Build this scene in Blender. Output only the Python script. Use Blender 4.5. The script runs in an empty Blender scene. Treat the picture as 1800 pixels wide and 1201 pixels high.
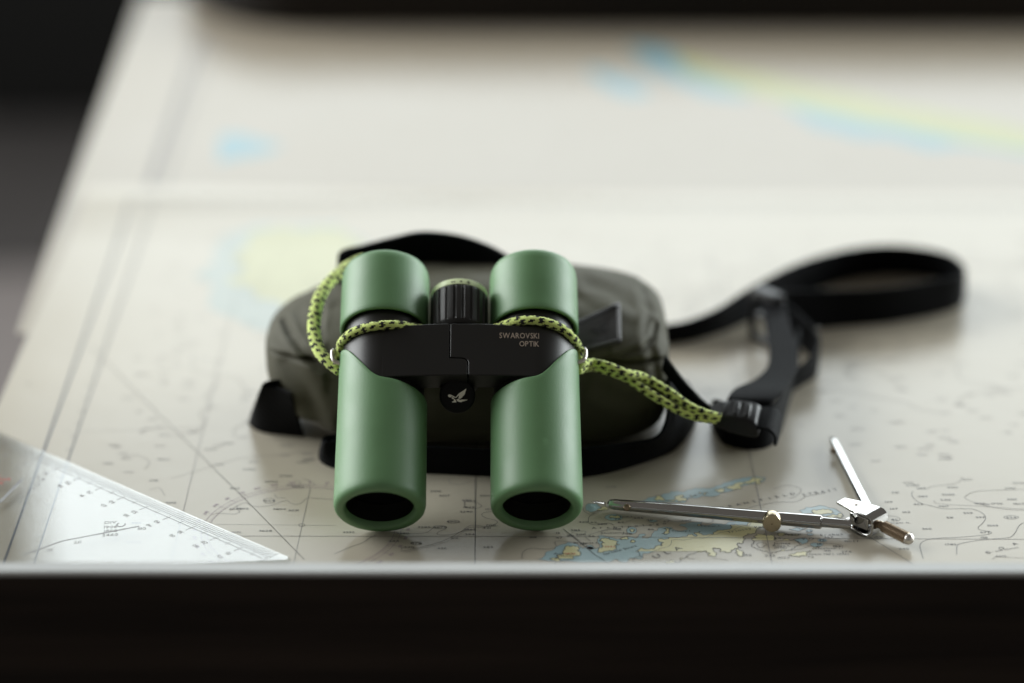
import bpy, bmesh, math, random
from mathutils import Vector, Matrix, noise
from mathutils.geometry import tessellate_polygon
from mathutils.bvhtree import BVHTree
random.seed(7)
SC = bpy.context.scene
COL = SC.collection

# ------------------------------------------------------------------ camera
PITCH = math.radians(22.9); CAM_H = 0.483; FPX = 4250.0
cam_data = bpy.data.cameras.new('camera')
cam = bpy.data.objects.new('camera', cam_data); COL.objects.link(cam)
cam.location = (0, 0, CAM_H)
cam.rotation_euler = (math.radians(90) - PITCH, 0, 0)
cam_data.lens = 85.0; cam_data.sensor_width = 36.0
cam_data.clip_start = 0.02; cam_data.clip_end = 60
cam_data.dof.use_dof = True
cam_data.dof.focus_distance = 1.05
cam_data.dof.aperture_fstop = 2.2
cam_data.dof.aperture_blades = 9
SC.camera = cam

# ------------------------------------------------------------------ world, lamps, exposure
W = bpy.data.worlds.new('World'); SC.world = W; W.use_nodes = True
bgn = W.node_tree.nodes['Background']
bgn.inputs[0].default_value = (1.0, 0.93, 0.84, 1); bgn.inputs[1].default_value = 0.15

def area(name, loc, target, sx, sy, radiance, color):
    l = bpy.data.lights.new(name, 'AREA'); l.shape = 'RECTANGLE'
    l.size = sx; l.size_y = sy; l.color = color
    l.energy = radiance * math.pi * sx * sy
    o = bpy.data.objects.new(name, l); COL.objects.link(o)
    o.location = loc
    o.rotation_euler = (Vector(target) - Vector(loc)).to_track_quat('-Z', 'Y').to_euler()
    return o
area('window_light_back', (1.30, 3.90, 1.28), (1.30, 0.0, 0.95), 4.3, 1.40, 3.45, (0.91, 1.0, 1.03))
area('window_light_left', (-2.1, 2.00, 0.98), (0.0, 1.25, 0.1), 2.4, 1.65, 8.5, (0.97, 1.0, 1.0))
area('window_light_right', (2.1, 2.15, 0.64), (0.0, 1.25, 0.1), 2.2, 1.0, 9.5, (0.93, 1.0, 1.01))
SC.view_settings.view_transform = 'Standard'
SC.view_settings.look = 'None'
SC.view_settings.exposure = 0.0
SC.view_settings.gamma = 1.0
SC.view_settings.use_curve_mapping = False
SC.cycles.max_bounces = 8
SC.cycles.transparent_max_bounces = 12
SC.cycles.use_denoising = True
SC.cycles.caustics_reflective = False
SC.cycles.caustics_refractive = False

# ------------------------------------------------------------------ helpers
_f = Vector((0, math.cos(PITCH), -math.sin(PITCH))); _u = Vector((0, math.sin(PITCH), math.cos(PITCH)))
CAMV = Vector((0, 0, CAM_H))
def ray(px, py):
    return _f + Vector((1, 0, 0)) * ((px - 900) / FPX) + _u * ((600.5 - py) / FPX)
def G(px, py, z=0.0):                    # photograph position -> point at height z over the chart
    d = ray(px, py); return CAMV + d * ((z - CAM_H) / d.z)
def GY(px, py, y):                       # photograph position -> point at depth y
    d = ray(px, py); return CAMV + d * (y / d.y)

def add(name, verts, faces, mat=None, parent=None, smooth=True, mats=None, idx=None):
    me = bpy.data.meshes.new(name)
    me.from_pydata([tuple(v) for v in verts], [], [tuple(f) for f in faces])
    me.update()
    for m in (mats or [mat]): me.materials.append(m)
    if smooth: me.polygons.foreach_set('use_smooth', [True] * len(me.polygons))
    if idx: me.polygons.foreach_set('material_index', idx)
    bm = bmesh.new(); bm.from_mesh(me); bmesh.ops.recalc_face_normals(bm, faces=bm.faces); bm.to_mesh(me); bm.free()
    o = bpy.data.objects.new(name, me); COL.objects.link(o)
    if parent: o.parent = parent
    return o
def empty(name, loc, label, cat):
    o = bpy.data.objects.new(name, None); COL.objects.link(o); o.location = loc; o.empty_display_size = 0.02
    o['label'] = label; o['category'] = cat
    return o
def keep(o, parent):                     # parent while the mesh stays in world coordinates
    o.parent = parent; o.matrix_parent_inverse = Matrix.Translation(parent.location).inverted(); return o
def bevel(o, w, seg=2, ang=40):
    m = o.modifiers.new('bevel', 'BEVEL'); m.width = w; m.segments = seg; m.limit_method = 'ANGLE'; m.angle_limit = math.radians(ang)
    return o
def autosmooth(o, ang=35):
    me = o.data
    me.polygons.foreach_set('use_smooth', [True] * len(me.polygons))
    bm = bmesh.new(); bm.from_mesh(me)
    for e in bm.edges:
        if len(e.link_faces) == 2 and e.calc_face_angle(0) > math.radians(ang): e.smooth = False
    bm.to_mesh(me); bm.free(); return o

def catmull(pts, n):
    P = [Vector(p) for p in pts]; P = [P[0] * 2 - P[1]] + P + [P[-1] * 2 - P[-2]]
    out = []
    for i in range(1, len(P) - 2):
        for k in range(n):
            t = k / n; a, b, c, d = P[i-1], P[i], P[i+1], P[i+2]
            out.append(0.5 * ((2*b) + (c-a)*t + (2*a-5*b+4*c-d)*t*t + (3*b-a-3*c+d)*t**3))
    out.append(P[-2]); return out
def resample(pts, step):
    L = [0]
    for a, b in zip(pts, pts[1:]): L.append(L[-1] + (b - a).length)
    n = max(2, int(L[-1] / step)); out = []; j = 0
    for i in range(n + 1):
        s = L[-1] * i / n
        while j < len(L) - 2 and L[j+1] < s: j += 1
        k = (s - L[j]) / max(1e-9, L[j+1] - L[j]); out.append(pts[j].lerp(pts[j+1], k))
    return out
def interp(tab, x):
    if x <= tab[0][0]: return tab[0][1]
    for (a, b), (c, d) in zip(tab, tab[1:]):
        if x <= c:
            t = (x - a) / (c - a); return b + (d - b) * t
    return tab[-1][1]

def box(name, c, s, mat, parent=None, rot=None, bev=0.0):
    v = [Vector((x*s[0]/2, y*s[1]/2, z*s[2]/2)) for x in (-1, 1) for y in (-1, 1) for z in (-1, 1)]
    if rot is not None: v = [rot @ p for p in v]
    v = [p + Vector(c) for p in v]
    f = [(0,1,3,2),(4,6,7,5),(0,4,5,1),(2,3,7,6),(0,2,6,4),(1,5,7,3)]
    o = add(name, v, f, mat, parent, smooth=False)
    if bev: bevel(o, bev, 3); autosmooth(o)
    return o
def frame(axis, hint=Vector((0, 0, 1))):
    a = axis.normalized(); x = hint.cross(a)
    if x.length < 1e-4: x = Vector((1, 0, 0)).cross(a)
    x.normalize(); return Matrix((x, a.cross(x), a)).transposed()      # columns x, y, axis
def lathe_data(origin, axis, prof, seg=48, rfun=None):                 # prof: (distance along axis, radius)
    M = frame(axis); v = []; f = []
    for (t, r) in prof:
        for k in range(seg):
            a = 2*math.pi*k/seg; rr = r if rfun is None else rfun(t, r, a)
            v.append(origin + M @ Vector((rr*math.cos(a), rr*math.sin(a), t)))
    for i in range(len(prof)-1):
        for k in range(seg):
            f.append((i*seg+k, i*seg+(k+1) % seg, (i+1)*seg+(k+1) % seg, (i+1)*seg+k))
    return v, f
def lathe(name, origin, axis, prof, mat, parent=None, seg=48, caps=True, rfun=None, sharp=35):
    v, f = lathe_data(Vector(origin), Vector(axis), prof, seg, rfun)
    if caps:
        f.append(tuple(range(seg))[::-1]); n = (len(prof)-1)*seg; f.append(tuple(range(n, n+seg)))
    o = add(name, v, f, mat, parent); autosmooth(o, sharp); return o
def tube_data(path, r, seg=10, rfun=None):
    v = []; f = []; n = len(path); x = None
    for i, p in enumerate(path):
        tg = (path[min(i+1, n-1)] - path[max(i-1, 0)]).normalized()
        if x is None: x = Vector((0.13, 0.2, 1)).cross(tg).normalized()
        x = (x - tg * x.dot(tg)).normalized(); y = tg.cross(x)
        for k in range(seg):
            a = 2*math.pi*k/seg; rr = r if rfun is None else rfun(i, k, a)
            v.append(p + (x*math.cos(a) + y*math.sin(a)) * rr)
    for i in range(n-1):
        for k in range(seg):
            f.append((i*seg+k, i*seg+(k+1) % seg, (i+1)*seg+(k+1) % seg, (i+1)*seg+k))
    f.append(tuple(range(seg))[::-1]); f.append(tuple(range((n-1)*seg, n*seg)))
    return v, f
def ribbon(name, pairs, thick, mat, parent, n=8):
    A = catmull([p[0] for p in pairs], n); B = catmull([p[1] for p in pairs], n)
    v = []; f = []; N = len(A); W_ = 5
    for i in range(N):
        tg = ((A[min(i+1, N-1)] + B[min(i+1, N-1)]) - (A[max(i-1, 0)] + B[max(i-1, 0)])).normalized()
        nr = tg.cross(B[i] - A[i]).normalized() * thick / 2
        for k in range(W_): v.append(A[i].lerp(B[i], k/(W_-1)) + nr * (1.0 if 0 < k < W_-1 else 0.72))
        for k in range(W_): v.append(A[i].lerp(B[i], 1-k/(W_-1)) - nr * (1.0 if 0 < k < W_-1 else 0.72))
    m = 2*W_
    for i in range(N-1):
        for k in range(m): f.append((i*m+k, i*m+(k+1) % m, (i+1)*m+(k+1) % m, (i+1)*m+k))
    f.append(tuple(range(m))[::-1]); f.append(tuple(range((N-1)*m, N*m)))
    o = add(name, v, f, mat); autosmooth(o, 50)
    if parent: keep(o, parent)
    return o

# ------------------------------------------------------------------ materials
def mat(name, color, rough=0.5, metal=0.0, spec=0.5, bump=None, var=None, coat=0.0, sheen=0.0, aniso=None):
    m = bpy.data.materials.new(name); m.use_nodes = True; nt = m.node_tree; b = nt.nodes['Principled BSDF']
    b.inputs['Base Color'].default_value = (*color, 1); b.inputs['Roughness'].default_value = rough
    b.inputs['Metallic'].default_value = metal; b.inputs['Specular IOR Level'].default_value = spec
    b.inputs['Coat Weight'].default_value = coat; b.inputs['Coat Roughness'].default_value = 0.15
    b.inputs['Sheen Weight'].default_value = sheen
    tc = nt.nodes.new('ShaderNodeTexCoord')
    if var:                                             # (scale, amount, rough amount)
        nz = nt.nodes.new('ShaderNodeTexNoise'); nz.inputs['Scale'].default_value = var[0]; nz.inputs['Detail'].default_value = 6
        nt.links.new(tc.outputs['Object'], nz.inputs['Vector'])
        mr = nt.nodes.new('ShaderNodeMapRange'); mr.inputs['To Min'].default_value = 1-var[1]; mr.inputs['To Max'].default_value = 1+var[1]
        nt.links.new(nz.outputs['Fac'], mr.inputs['Value'])
        mx = nt.nodes.new('ShaderNodeVectorMath'); mx.operation = 'SCALE'; mx.inputs[0].default_value = color
        nt.links.new(mr.outputs['Result'], mx.inputs['Scale']); nt.links.new(mx.outputs['Vector'], b.inputs['Base Color'])
        if len(var) > 2:
            m2 = nt.nodes.new('ShaderNodeMapRange'); m2.inputs['To Min'].default_value = rough-var[2]; m2.inputs['To Max'].default_value = rough+var[2]
            nt.links.new(nz.outputs['Fac'], m2.inputs['Value']); nt.links.new(m2.outputs['Result'], b.inputs['Roughness'])
    if bump:                                            # (scale, strength, distance)
        nz = nt.nodes.new('ShaderNodeTexNoise'); nz.inputs['Scale'].default_value = bump[0]; nz.inputs['Detail'].default_value = 3
        nt.links.new(tc.outputs['Object'], nz.inputs['Vector'])
        bp = nt.nodes.new('ShaderNodeBump'); bp.inputs['Strength'].default_value = bump[1]; bp.inputs['Distance'].default_value = bump[2]
        nt.links.new(nz.outputs['Fac'], bp.inputs['Height']); nt.links.new(bp.outputs['Normal'], b.inputs['Normal'])
    return m
M_green = mat('green rubber armour', (0.106, 0.240, 0.096), 0.52, spec=0.85, bump=(1500, 0.38, 0.0002), var=(55, 0.12, 0.10))
M_greend = mat('green rubber inner', (0.05, 0.11, 0.06), 0.6, bump=(2600, 0.2, 0.0002))
M_black = mat('black rubberised metal', (0.0075, 0.007, 0.006), 0.40, spec=0.45, bump=(3500, 0.12, 0.0001))
M_wheel = mat('black ribbed rubber', (0.012, 0.0115, 0.011), 0.42, bump=(3000, 0.35, 0.0002))
M_lime = mat('lime ring', (0.80, 0.92, 0.55), 0.45)
M_ink = mat('dark printed mark', (0.02, 0.022, 0.02), 0.6)
M_glass = mat('dark coated lens glass', (0.002, 0.002, 0.003), 0.08, spec=0.35)
M_silver = mat('pale printed metal', (0.80, 0.77, 0.68), 0.45)
M_bronze_print = mat('bronze lettering', (0.42, 0.34, 0.27), 0.45)
M_lug = mat('brushed steel lug', (0.72, 0.68, 0.64), 0.28, metal=1.0)
M_chrome = mat('chrome plated steel', (0.50, 0.495, 0.485), 0.09, metal=1.0, bump=(220, 0.05, 0.0004), var=(120, 0.06, 0.04))
M_brass = mat('nickel knurled metal', (0.33, 0.255, 0.18), 0.32, metal=1.0)
M_cordy = mat('lime cord yarn', (0.74, 0.88, 0.25), 0.8, bump=(2500, 0.8, 0.0004), var=(900, 0.2), sheen=0.3)
M_cordb = mat('black cord yarn', (0.012, 0.013, 0.012), 0.8, bump=(2500, 0.8, 0.0004))
M_bag = mat('olive ripstop fabric', (0.074, 0.071, 0.046), 0.68, spec=0.24, bump=(1800, 0.45, 0.0004), var=(25, 0.14), sheen=0.04)
M_leather = mat('black embossed leather', (0.055, 0.054, 0.058), 0.30, bump=(1500, 0.25, 0.0003))
M_emboss = mat('embossed dark leather', (0.010, 0.010, 0.010), 0.5)
M_plastic = mat('black moulded plastic', (0.008, 0.008, 0.009), 0.33, spec=0.35, bump=(600, 0.1, 0.0003))

def web_mat():
    m = mat('black webbing', (0.0035, 0.004, 0.005), 0.62, spec=0.08)
    nt = m.node_tree; b = nt.nodes['Principled BSDF']; tc = nt.nodes.new('ShaderNodeTexCoord')
    wv = nt.nodes.new('ShaderNodeTexWave'); wv.inputs['Scale'].default_value = 260; wv.inputs['Distortion'].default_value = 1.5
    wv.bands_direction = 'DIAGONAL'
    nt.links.new(tc.outputs['Object'], wv.inputs['Vector'])
    bp = nt.nodes.new('ShaderNodeBump'); bp.inputs['Strength'].default_value = 0.5; bp.inputs['Distance'].default_value = 0.0004
    nt.links.new(wv.outputs['Fac'], bp.inputs['Height']); nt.links.new(bp.outputs['Normal'], b.inputs['Normal'])
    return m
M_web = web_mat()

CH_R, CH_S = 0.30, 0.52
M_chart = mat('chart paper', (0.470, 0.427, 0.343), CH_R, spec=CH_S, var=(7, 0.035, 0.03), bump=(14, 0.06, 0.01))
M_chart2 = mat('old chart paper', (0.335, 0.288, 0.220), CH_R, spec=CH_S, var=(5, 0.03, 0.03), bump=(10, 0.06, 0.01))
M_land = mat('chart land tint', (0.66, 0.615, 0.345), CH_R, spec=CH_S, bump=(14, 0.06, 0.01))
M_sea = mat('chart shallow tint', (0.335, 0.455, 0.475), CH_R, spec=CH_S, bump=(14, 0.06, 0.01))
M_sea2 = mat('pale shallow tint', (0.15, 0.285, 0.325), CH_R, spec=CH_S)
M_land2 = mat('pale land tint', (0.345, 0.35, 0.13), CH_R, spec=CH_S)
M_sea3 = mat('sheen washed shallow tint', (0.37, 0.405, 0.36), CH_R, spec=CH_S)  # same inks as nearby, with the window sheen washed into their colour
M_land3 = mat('sheen washed land tint', (0.46, 0.45, 0.255), CH_R, spec=CH_S)
M_line = mat('chart ink', (0.10, 0.10, 0.105), 0.5)
M_fine = mat('chart fine ink', (0.24, 0.225, 0.22), 0.5)
M_mag = mat('chart magenta ink', (0.22, 0.13, 0.22), 0.5)
M_neat = mat('chart border ink', (0.10, 0.11, 0.13), 0.5)
M_scale_ink = mat('scale ink', (0.11, 0.11, 0.115), 0.6)
M_num_ink = mat('numeral ink', (0.30, 0.305, 0.31), 0.6)
M_red = mat('red print', (0.55, 0.06, 0.06), 0.5)

def wood_mat(name, dark, light, scale, rough):
    m = bpy.data.materials.new(name); m.use_nodes = True; nt = m.node_tree; b = nt.nodes['Principled BSDF']
    tc = nt.nodes.new('ShaderNodeTexCoord'); mp = nt.nodes.new('ShaderNodeMapping'); mp.inputs['Scale'].default_value = (1.2, 14, 22)
    nt.links.new(tc.outputs['Object'], mp.inputs['Vector'])
    nz = nt.nodes.new('ShaderNodeTexNoise'); nz.inputs['Scale'].default_value = scale; nz.inputs['Detail'].default_value = 8; nz.inputs['Distortion'].default_value = 0.6
    nt.links.new(mp.outputs['Vector'], nz.inputs['Vector'])
    cr = nt.nodes.new('ShaderNodeValToRGB'); cr.color_ramp.elements[0].position = 0.3; cr.color_ramp.elements[1].position = 0.72
    cr.color_ramp.elements[0].color = (*dark, 1); cr.color_ramp.elements[1].color = (*light, 1)
    nt.links.new(nz.outputs['Fac'], cr.inputs['Fac']); nt.links.new(cr.outputs['Color'], b.inputs['Base Color'])
    b.inputs['Roughness'].default_value = rough; b.inputs['Specular IOR Level'].default_value = 0.2
    bp = nt.nodes.new('ShaderNodeBump'); bp.inputs['Strength'].default_value = 0.25; bp.inputs['Distance'].default_value = 0.0006
    nt.links.new(nz.outputs['Fac'], bp.inputs['Height']); nt.links.new(bp.outputs['Normal'], b.inputs['Normal'])
    return m
M_wood = wood_mat('dark stained wood', (0.012, 0.0085, 0.0065), (0.034, 0.024, 0.018), 3.0, 0.55)
M_wood_dark = wood_mat('black brown wood', (0.005, 0.0035, 0.0025), (0.012, 0.008, 0.005), 3.0, 0.6)
M_cap = mat('worn pale laminate', (0.48, 0.49, 0.48), 0.42, spec=0.5, var=(18, 0.12, 0.08), bump=(60, 0.15, 0.001))
M_floor = mat('grey brown floor', (0.165, 0.145, 0.138), 0.6, var=(4, 0.12, 0.05))
M_cab = mat('black cabinet', (0.004, 0.0037, 0.0032), 0.7, spec=0.2)

def acrylic():
    m = bpy.data.materials.new('clear acrylic'); m.use_nodes = True; nt = m.node_tree
    for n in list(nt.nodes): nt.nodes.remove(n)
    out = nt.nodes.new('ShaderNodeOutputMaterial'); mix = nt.nodes.new('ShaderNodeMixShader')
    tr = nt.nodes.new('ShaderNodeBsdfTransparent'); tr.inputs[0].default_value = (0.95, 0.955, 0.95, 1)
    gl = nt.nodes.new('ShaderNodeBsdfGlossy'); gl.inputs['Roughness'].default_value = 0.025
    fr = nt.nodes.new('ShaderNodeFresnel'); fr.inputs['IOR'].default_value = 1.49
    ge = nt.nodes.new('ShaderNodeNewGeometry')
    a = nt.nodes.new('ShaderNodeMath'); a.operation = 'SUBTRACT'; a.inputs[0].default_value = 1.0
    b = nt.nodes.new('ShaderNodeMath'); b.operation = 'MULTIPLY'
    c = nt.nodes.new('ShaderNodeMath'); c.operation = 'MULTIPLY'; c.inputs[1].default_value = 2.3; c.use_clamp = True   # both faces of the sheet
    nt.links.new(ge.outputs['Backfacing'], a.inputs[1]); nt.links.new(a.outputs[0], b.inputs[0]); nt.links.new(fr.outputs[0], b.inputs[1])
    nt.links.new(b.outputs[0], c.inputs[0]); nt.links.new(c.outputs[0], mix.inputs[0])
    nt.links.new(tr.outputs[0], mix.inputs[1]); nt.links.new(gl.outputs[0], mix.inputs[2]); nt.links.new(mix.outputs[0], out.inputs[0])
    return m
M_acr = acrylic()

# ------------------------------------------------------------------ lettering
_gl = {}
def glyph(ch):
    if ch not in _gl:
        cu = bpy.data.curves.new('glyph', 'FONT'); cu.body = ch; cu.size = 1.0; cu.resolution_u = 2
        ob = bpy.data.objects.new('glyph', cu); COL.objects.link(ob)
        dg = bpy.context.evaluated_depsgraph_get(); me = bpy.data.meshes.new_from_object(ob.evaluated_get(dg))
        v = [Vector((p.co.x, p.co.y, 0)) for p in me.vertices]; f = [tuple(p.vertices) for p in me.polygons]
        bpy.data.objects.remove(ob); bpy.data.curves.remove(cu); bpy.data.meshes.remove(me)
        x0 = min((p.x for p in v), default=0); x1 = max((p.x for p in v), default=0.25)
        _gl[ch] = ([Vector((p.x - x0, p.y, 0)) for p in v], f, (x1 - x0) if v else 0.22)
    return _gl[ch]
class Ink:
    """collects flat print (fills, lines, letters) lying on one surface into one mesh"""
    def __init__(self, surf): self.v = []; self.f = []; self.surf = surf
    def raw(self, pts, faces):
        b = len(self.v); self.v += [self.surf(p) for p in pts]; self.f += [tuple(i+b for i in q) for q in faces]
    def fill(self, pts):
        p = [Vector((q[0], q[1], 0)) for q in pts]
        self.raw(p, [tuple(t) for t in tessellate_polygon([p])])
    def line(self, pts, w, closed=False):
        p = [Vector((q[0], q[1], 0)) for q in pts]; n = len(p)
        if closed: p.append(p[0]); n += 1
        out = []
        for i in range(n):
            a = p[max(i-1, 0)]; c = p[min(i+1, n-1)]
            if closed and i in (0, n-1): a, c = p[-2], p[1]
            d = (c - a); d = d.normalized() if d.length > 1e-9 else Vector((1, 0, 0))
            nn = Vector((-d.y, d.x, 0)) * w / 2; out += [p[i] + nn, p[i] - nn]
        self.raw(out, [(2*i, 2*i+1, 2*i+3, 2*i+2) for i in range(n-1)])
    def text(self, s, pos, h, rot=0.0, stretch=1.0, gap=0.10, centre=True):
        gs = [glyph(c) for c in s]; w = sum(g[2] for g in gs) + gap*(len(gs)-1); x = -w/2 if centre else 0
        k = h / 0.72; c_, s_ = math.cos(rot), math.sin(rot)
        for v, f, wd in gs:
            pts = []
            for p in v:
                X = (p.x + x) * k * stretch; Y = (p.y - 0.36) * k
                pts.append(Vector((pos[0] + X*c_ - Y*s_, pos[1] + X*s_ + Y*c_, 0)))
            self.raw(pts, f); x += wd + gap
    def build(self, name, m, parent):
        o = add(name, self.v, self.f, m, smooth=False)
        bm = bmesh.new(); bm.from_mesh(o.data)
        ref = None
        bm.normal_update(); bm.to_mesh(o.data); bm.free()
        return o
def rough_line(pts, amp, n=3, closed=False, seed=0):
    rnd = random.Random(seed); p = [Vector((q[0], q[1], 0)) for q in pts]
    if closed: p.append(p[0])
    for _ in range(n):
        q = []
        for a, b in zip(p, p[1:]):
            L = (b - a).length; nn = Vector((-(b-a).y, (b-a).x, 0))
            q += [a, a.lerp(b, 0.5) + nn * rnd.uniform(-1, 1) * amp * min(1.0, 0.012 / max(L, 1e-6))]
        q.append(p[-1]); p = q
    return p[:-1] if closed else p

# ================================================================== SETTING
floor = add('floor', [(-6, -3, -0.8), (6, -3, -0.8), (6, 9, -0.8), (-6, 9, -0.8)], [(0, 1, 2, 3)], M_floor, smooth=False)
floor['kind'] = 'structure'
cabinet = empty('cabinet', (-0.2, 3.6, -0.8), 'dark blurred cabinet on the floor behind the far left table corner', 'cabinet')
keep(box('carcass', (-0.22, 4.25, -0.30), (1.42, 0.5, 0.98), M_cab, None, bev=0.01), cabinet)
keep(box('plinth', (-0.22, 4.25, -0.79 + 0.008), (1.32, 0.42, 0.02), M_cab, None), cabinet)

shade_o = add('floor_shade_sheet', [(-2.6, 3.15, -0.792), (0.9, 3.45, -0.792), (0.9, 5.2, -0.792), (-2.6, 5.2, -0.792), (-2.6, 3.15, -0.8), (0.9, 3.45, -0.8), (0.9, 5.2, -0.8), (-2.6, 5.2, -0.8)],  # added dark sheet: paints the floor's fade into shade
    [(0,1,2,3),(0,4,5,1),(1,5,6,2),(2,6,7,3),(3,7,4,0)], mat('floor shade grey', (0.05, 0.045, 0.043), 0.8, spec=0.2, var=(6, 0.3)), smooth=False)
shade_o['label'] = 'dark sheet standing in for shade on the floor in front of the cabinet'; shade_o['category'] = 'shade sheet'
table = empty('table', (0.2, 0.82, -0.8), 'dark stained wooden chart table with a raised rail under the charts', 'table')
YR0, YR1, ZR = 0.8505, 0.8580, 0.0222
keep(box('table_top', (0.43, 1.410, -0.0165), (1.36, 1.100, 0.030), M_wood, bev=0.002), table)
fr_ = keep(box('front_rail', (0.30, (YR0+YR1)/2, -0.080), (1.9, YR1-YR0, 0.2034), M_wood, bev=0.001), table)
# pale worn cap along the top of the front rail
cap_v, cap_f = [], []
NX = 60
for i in range(NX+1):
    x = -0.64 + 1.88*i/NX; dz = 0.0004*noise.noise(Vector((x*9, 3, 0)))
    prof = [(YR0-0.0008, ZR+0.0003), (YR0-0.0008, ZR+0.0015), (YR0, ZR+0.0022), (YR1, ZR+0.0022), (YR1+0.001, ZR+0.0012), (YR1+0.001, ZR-0.0035)]
    for (y, z) in prof: cap_v.append((x, y, z + dz))
for i in range(NX):
    for k in range(5): cap_f.append((i*6+k, i*6+k+1, (i+1)*6+k+1, (i+1)*6+k))
cap = add('rail_cap', cap_v, cap_f, M_cap); autosmooth(cap, 40)
cap.parent = fr_; cap.matrix_parent_inverse = fr_.matrix_parent_inverse @ Matrix.Identity(4)
cap.matrix_parent_inverse = Matrix.Translation(table.location).inverted().inverted() @ Matrix.Translation(table.location).inverted()
# back rail with a rounded left end
rv, rf = [], []
outl = [(1.3, 1.742), (1.3, 1.95), (-0.255, 1.95)]
for k in range(0, 21):                                   # the left end sweeps back in a wide curve
    a = math.pi/2 * (1 - k/20)
    outl.append((-0.155 - 0.10*math.sin(a), 1.865 - 0.123*math.cos(a)))
n = len(outl)
rv = [(x, y, 0.0003) for x, y in outl] + [(x, y, 0.043) for x, y in outl]
rf = [tuple(range(n)), tuple(range(n, 2*n))] + [(k, (k+1) % n, n+(k+1) % n, n+k) for k in range(n)]
br = add('back_rail', rv, rf, M_wood_dark, smooth=False); bevel(br, 0.003, 3); autosmooth(br); keep(br, table)

# ================================================================== CHARTS
Y_EDGE = 1.372
def chart_z(x, y):
    if y < 1.29: return 0.0
    t = (y - 1.29) / (Y_EDGE - 1.29)
    left = max(0.0, min(1.0, (-0.02 - x) / 0.2))
    ridge = 0.0019 * (t/0.78 if t < 0.78 else 1 - 0.95*(t-0.78)/0.22) * (0.35 + 0.65*max(0, min(1, (0.10 - x)/0.1)))
    return ridge + 0.004 * left * t * t + 0.0006 * t * (0.5 + 0.5*noise.noise(Vector((x*14, y*9, 0))))
def surf(layer):
    return lambda p: Vector((p.x, p.y, chart_z(p.x, p.y) + 0.00004*layer))
def chart_sheet(name, xl0, xl1, xr, y0, y1, z0, nx, ny, m, zf, label, thick=0.0003):
    v = []; f = []
    for j in range(ny+1):
        y = y0 + (y1-y0)*j/ny; xl = xl0 + (xl1-xl0)*j/ny
        for i in range(nx+1):
            x = xl + (xr-xl)*i/nx; v.append((x, y, z0 + zf(x, y)))
    N = len(v)
    v += [(a, b, c - thick) for a, b, c in v]
    w = nx+1
    for j in range(ny):
        for i in range(nx):
            q = (j*w+i, j*w+i+1, (j+1)*w+i+1, (j+1)*w+i); f.append(q); f.append(tuple(N+k for k in q[::-1]))
    rim = [i for i in range(w)] + [j*w+nx for j in range(1, ny+1)] + [ny*w+i for i in range(nx-1, -1, -1)] + [j*w for j in range(ny-1, 0, -1)]
    for a, b in zip(rim, rim[1:]+rim[:1]): f.append((a, N+a, N+b, b))
    root = empty(name, (xl0, y0, z0), label, 'chart')
    o = add('sheet', v, f, m); autosmooth(o, 50); keep(o, root)
    return root
front = chart_sheet('nautical_chart', -0.2445, -0.2545, 0.75, 0.8630, Y_EDGE, 0.0, 80, 110, M_chart, chart_z,
                    'near nautical chart of peninsula and islands lying under the binoculars')
back = chart_sheet('nautical_chart', -0.257, -0.288, 0.78, 1.156, 1.838, -0.0007, 20, 30, M_chart2,
                   lambda x, y: 0.0, 'far blurred nautical chart with long yellow coast reaching the back rail', 0.0004)

c3 = lambda X, Y: G(1000+X/6, 850+Y/6)
c4 = lambda X, Y: G(1250+X/6, 850+Y/6)
c1 = lambda X, Y: G(1000+X/2.8125, 720+Y/2.8125)
c6 = lambda X, Y: G(700+X/4.737, 780+Y/4.737)
px = lambda X, Y: G(X, Y)
def pl(fn, *xy): return [fn(*p) for p in xy]
sea = Ink(surf(1)); land = Ink(surf(2)); ink = Ink(surf(3.2)); fine = Ink(surf(3)); mag = Ink(surf(3.1)); neat = Ink(surf(2.8))
LW = 0.00024
def shallow(pts, seed, amp=0.22, outline=True):
    p = rough_line(pts, amp, 2, True, seed); sea.fill(p)
    if outline: fine.line(p, LW*0.8, True)
def isle(pts, seed, amp=0.42, n=4, outline=True):
    p = rough_line(pts, amp, n, True, seed); land.fill(p)
    if outline: ink.line(p, LW, True)
def ell(fn, cx, cy, rx, ry, n=14): return [fn(cx + rx*math.cos(2*math.pi*k/n), cy + ry*math.sin(2*math.pi*k/n)) for k in range(n)]
# -- shallow water
shallow(pl(c3, (-330,800),(-250,740),(-170,705),(-90,650),(0,620),(90,640),(150,690),(200,665),(285,690),(300,600),(310,555),(360,548),(430,570),
    (500,590),(560,575),(640,562),(700,580),(740,545),(780,530),(812,545),(770,580),(870,560),(880,527),(930,500),(940,470),(1010,458),(1090,465),
    (1110,492),(1180,503),(1250,485),(1230,462),(1165,446),(1180,430),(1270,415),(1415,402),(1400,437),(1480,440),(1560,425),(1650,432),(1700,405),(1800,385),(1900,392),
    (1900,450),(1730,500),(1560,540),(1330,580),(1080,600),(1000,680),(900,720),(790,740),(760,800),(650,790),(600,830),(500,800),(380,830),(100,830)), 1)
shallow(pl(c3, (700,215),(800,180),(900,140),(1000,110),(1080,82),(1200,92),(1300,62),(1450,52),(1600,20),(1800,-45),(1950,-70),(2080,-60),(2060,-20),(1900,10),
    (1800,40),(1600,105),(1400,135),(1260,155),(1215,205),(1000,195),(880,200)), 2)
shallow(pl(c4, (930,290),(1000,252),(1200,240),(1320,275),(1400,345),(1230,350),(960,318)), 3)
shallow(ell(c3, 475, 360, 95, 34), 4); shallow(pl(c3, (170,255),(190,222),(260,213),(335,248),(280,292),(220,305)), 5)
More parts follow.
